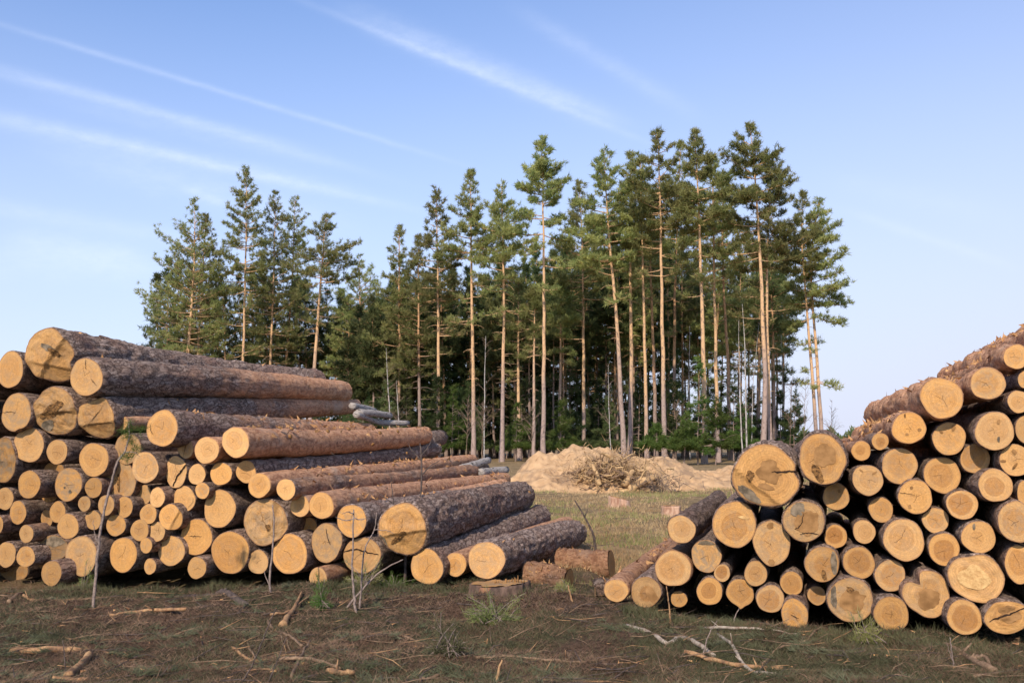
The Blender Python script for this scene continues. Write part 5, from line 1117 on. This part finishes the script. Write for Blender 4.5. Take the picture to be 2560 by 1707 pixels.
mb = MB(); mb.tris(np.stack([x, y, ground_z(x, y)], -1), d, g.uniform(.01, .05, n), g.uniform(.006, .02, n), 0, g); mb.build('loose_soil', M['soil'], smooth=False, kind='stuff')

# ------------------------------------------------------------------ light and sky
SUN_AZ, SUN_EL = 197.0, 34.0        # clockwise from +Y: behind the camera, to the left
sun = bpy.data.lights.new('sun', 'SUN'); sun.energy = 3.5; sun.angle = R_(.53); sun.color = (1.0, .885, .73)
so = bpy.data.objects.new('sun', sun); COL.objects.link(so)
a, e = R_(SUN_AZ), R_(SUN_EL); sd = Vector((math.sin(a) * math.cos(e), math.cos(a) * math.cos(e), math.sin(e)))
so.rotation_euler = sd.to_track_quat('Z', 'Y').to_euler()
world = bpy.data.worlds.new('World'); scene.world = world; world.use_nodes = True
wt = world.node_tree; wt.nodes.clear()
class W(NT):
    def __init__(s): s.t = wt
Wn = W()
sky = Wn.n('ShaderNodeTexSky', sky_type='NISHITA', sun_disc=False, sun_elevation=R_(SUN_EL), sun_rotation=R_(SUN_AZ), air_density=1.0, dust_density=.6, ozone_density=3.0)
dirn = Wn.vm('NORMALIZE', Wn.coord('Generated'))
hs = Wn.n('ShaderNodeHueSaturation'); Wn.put(hs.inputs['Color'], sky.outputs[0]); hs.inputs['Saturation'].default_value = 1.0; hs.inputs['Value'].default_value = 1.0
skyc = Wn.mix(1.0, hs.outputs[0], (.77, .83, .98), 'MULTIPLY')
dx_, dy_, dz_ = Wn.sep(dirn)
pale = Wn.m('ADD', Wn.m('MULTIPLY', Wn.ss(.50, -.02, dz_), .78), Wn.m('MULTIPLY', Wn.ss(-.35, .6, dx_), .22))
skyc = Wn.mix(Wn.m('MULTIPLY', pale, Wn.ss(-.2, .3, dy_)), skyc, (3.5, 3.69, 4.6))
STREAKS = [((770,-15),(1630,345),27,.62),((1230,-10),(1800,322),20,.35),((-300,-30),(1275,448),7,.5),((-400,60),(1090,480),13,.42),((-400,215),(1065,522),22,.55),((-20,340),(985,592),38,.45),((-40,588),(420,668),34,.55),((2050,505),(2600,690),12,.25),((440,462),(580,516),11,.4),((-20,215),(900,430),22,.25),((-300,120),(900,400),12,.3),((-200,250),(1200,560),11,.4),((-300,470),(700,640),20,.4),((600,-60),(1750,410),9,.45),((850,60),(1650,330),14,.3),((-400,640),(600,690),40,.3),((2000,430),(2600,560),30,.15)]
mask = 0.0
nz = Wn.noise(Wn.vm('MULTIPLY', dirn, (14, 14, 34)), 3.0, 5, .6); nf = Wn.noise(Wn.vm('MULTIPLY', dirn, (1, 1, 2.5)), 45, 7, .72)
for (p0, p1, wpx, st) in STREAKS:
    d0 = ray(*p0); d1 = ray(*p1); d0 /= np.linalg.norm(d0); d1 /= np.linalg.norm(d1); nn = np.cross(d0, d1); nn /= np.linalg.norm(nn); mid = d0 + d1; mid /= np.linalg.norm(mid); ee = d1 - d0; hl = np.linalg.norm(ee) / 2; ee /= np.linalg.norm(ee)
    q = Wn.vm('DOT_PRODUCT', dirn, tuple(nn)); s = Wn.vm('DOT_PRODUCT', dirn, tuple(ee)); fw = Wn.ss(.2, .5, Wn.vm('DOT_PRODUCT', dirn, tuple(mid)))
    q = Wn.m('ADD', q, Wn.m('MULTIPLY', Wn.m('SUBTRACT', nz, .5), wpx / F * .9)); x = Wn.m('DIVIDE', q, wpx / F); gs = Wn.m('POWER', 2.718, Wn.m('MULTIPLY', Wn.m('MULTIPLY', x, x), -1.0))
    s0 = float(np.dot(mid, ee)); al = Wn.m('MULTIPLY', Wn.ss(s0 - hl, s0 - hl * .35, s), Wn.ss(s0 + hl, s0 + hl * .35, s))
    v = Wn.m('MULTIPLY', Wn.m('MULTIPLY', gs, al), Wn.m('MULTIPLY', fw, st)); mask = Wn.m('ADD', v, mask)
mask = Wn.m('MULTIPLY', mask, Wn.m('MULTIPLY_ADD', nf, 1.6, .1)); mask = Wn.m('MINIMUM', Wn.m('MULTIPLY', mask, .5), .8)
skyc = Wn.mix(Wn.m('MULTIPLY', mask, .5), skyc, (5.6, 5.9, 6.6))
bgn = Wn.n('ShaderNodeBackground'); Wn.put(bgn.inputs[0], skyc); bgn.inputs[1].default_value = .15
wo = Wn.n('ShaderNodeOutputWorld'); wt.links.new(bgn.outputs[0], wo.inputs[0])
scene.view_settings.view_transform = 'Standard'; scene.view_settings.look = 'None'; scene.view_settings.exposure = 0.5; scene.view_settings.gamma = 1.0
scene.render.engine = 'CYCLES'; scene.cycles.max_bounces = 6; scene.cycles.transparent_max_bounces = 4
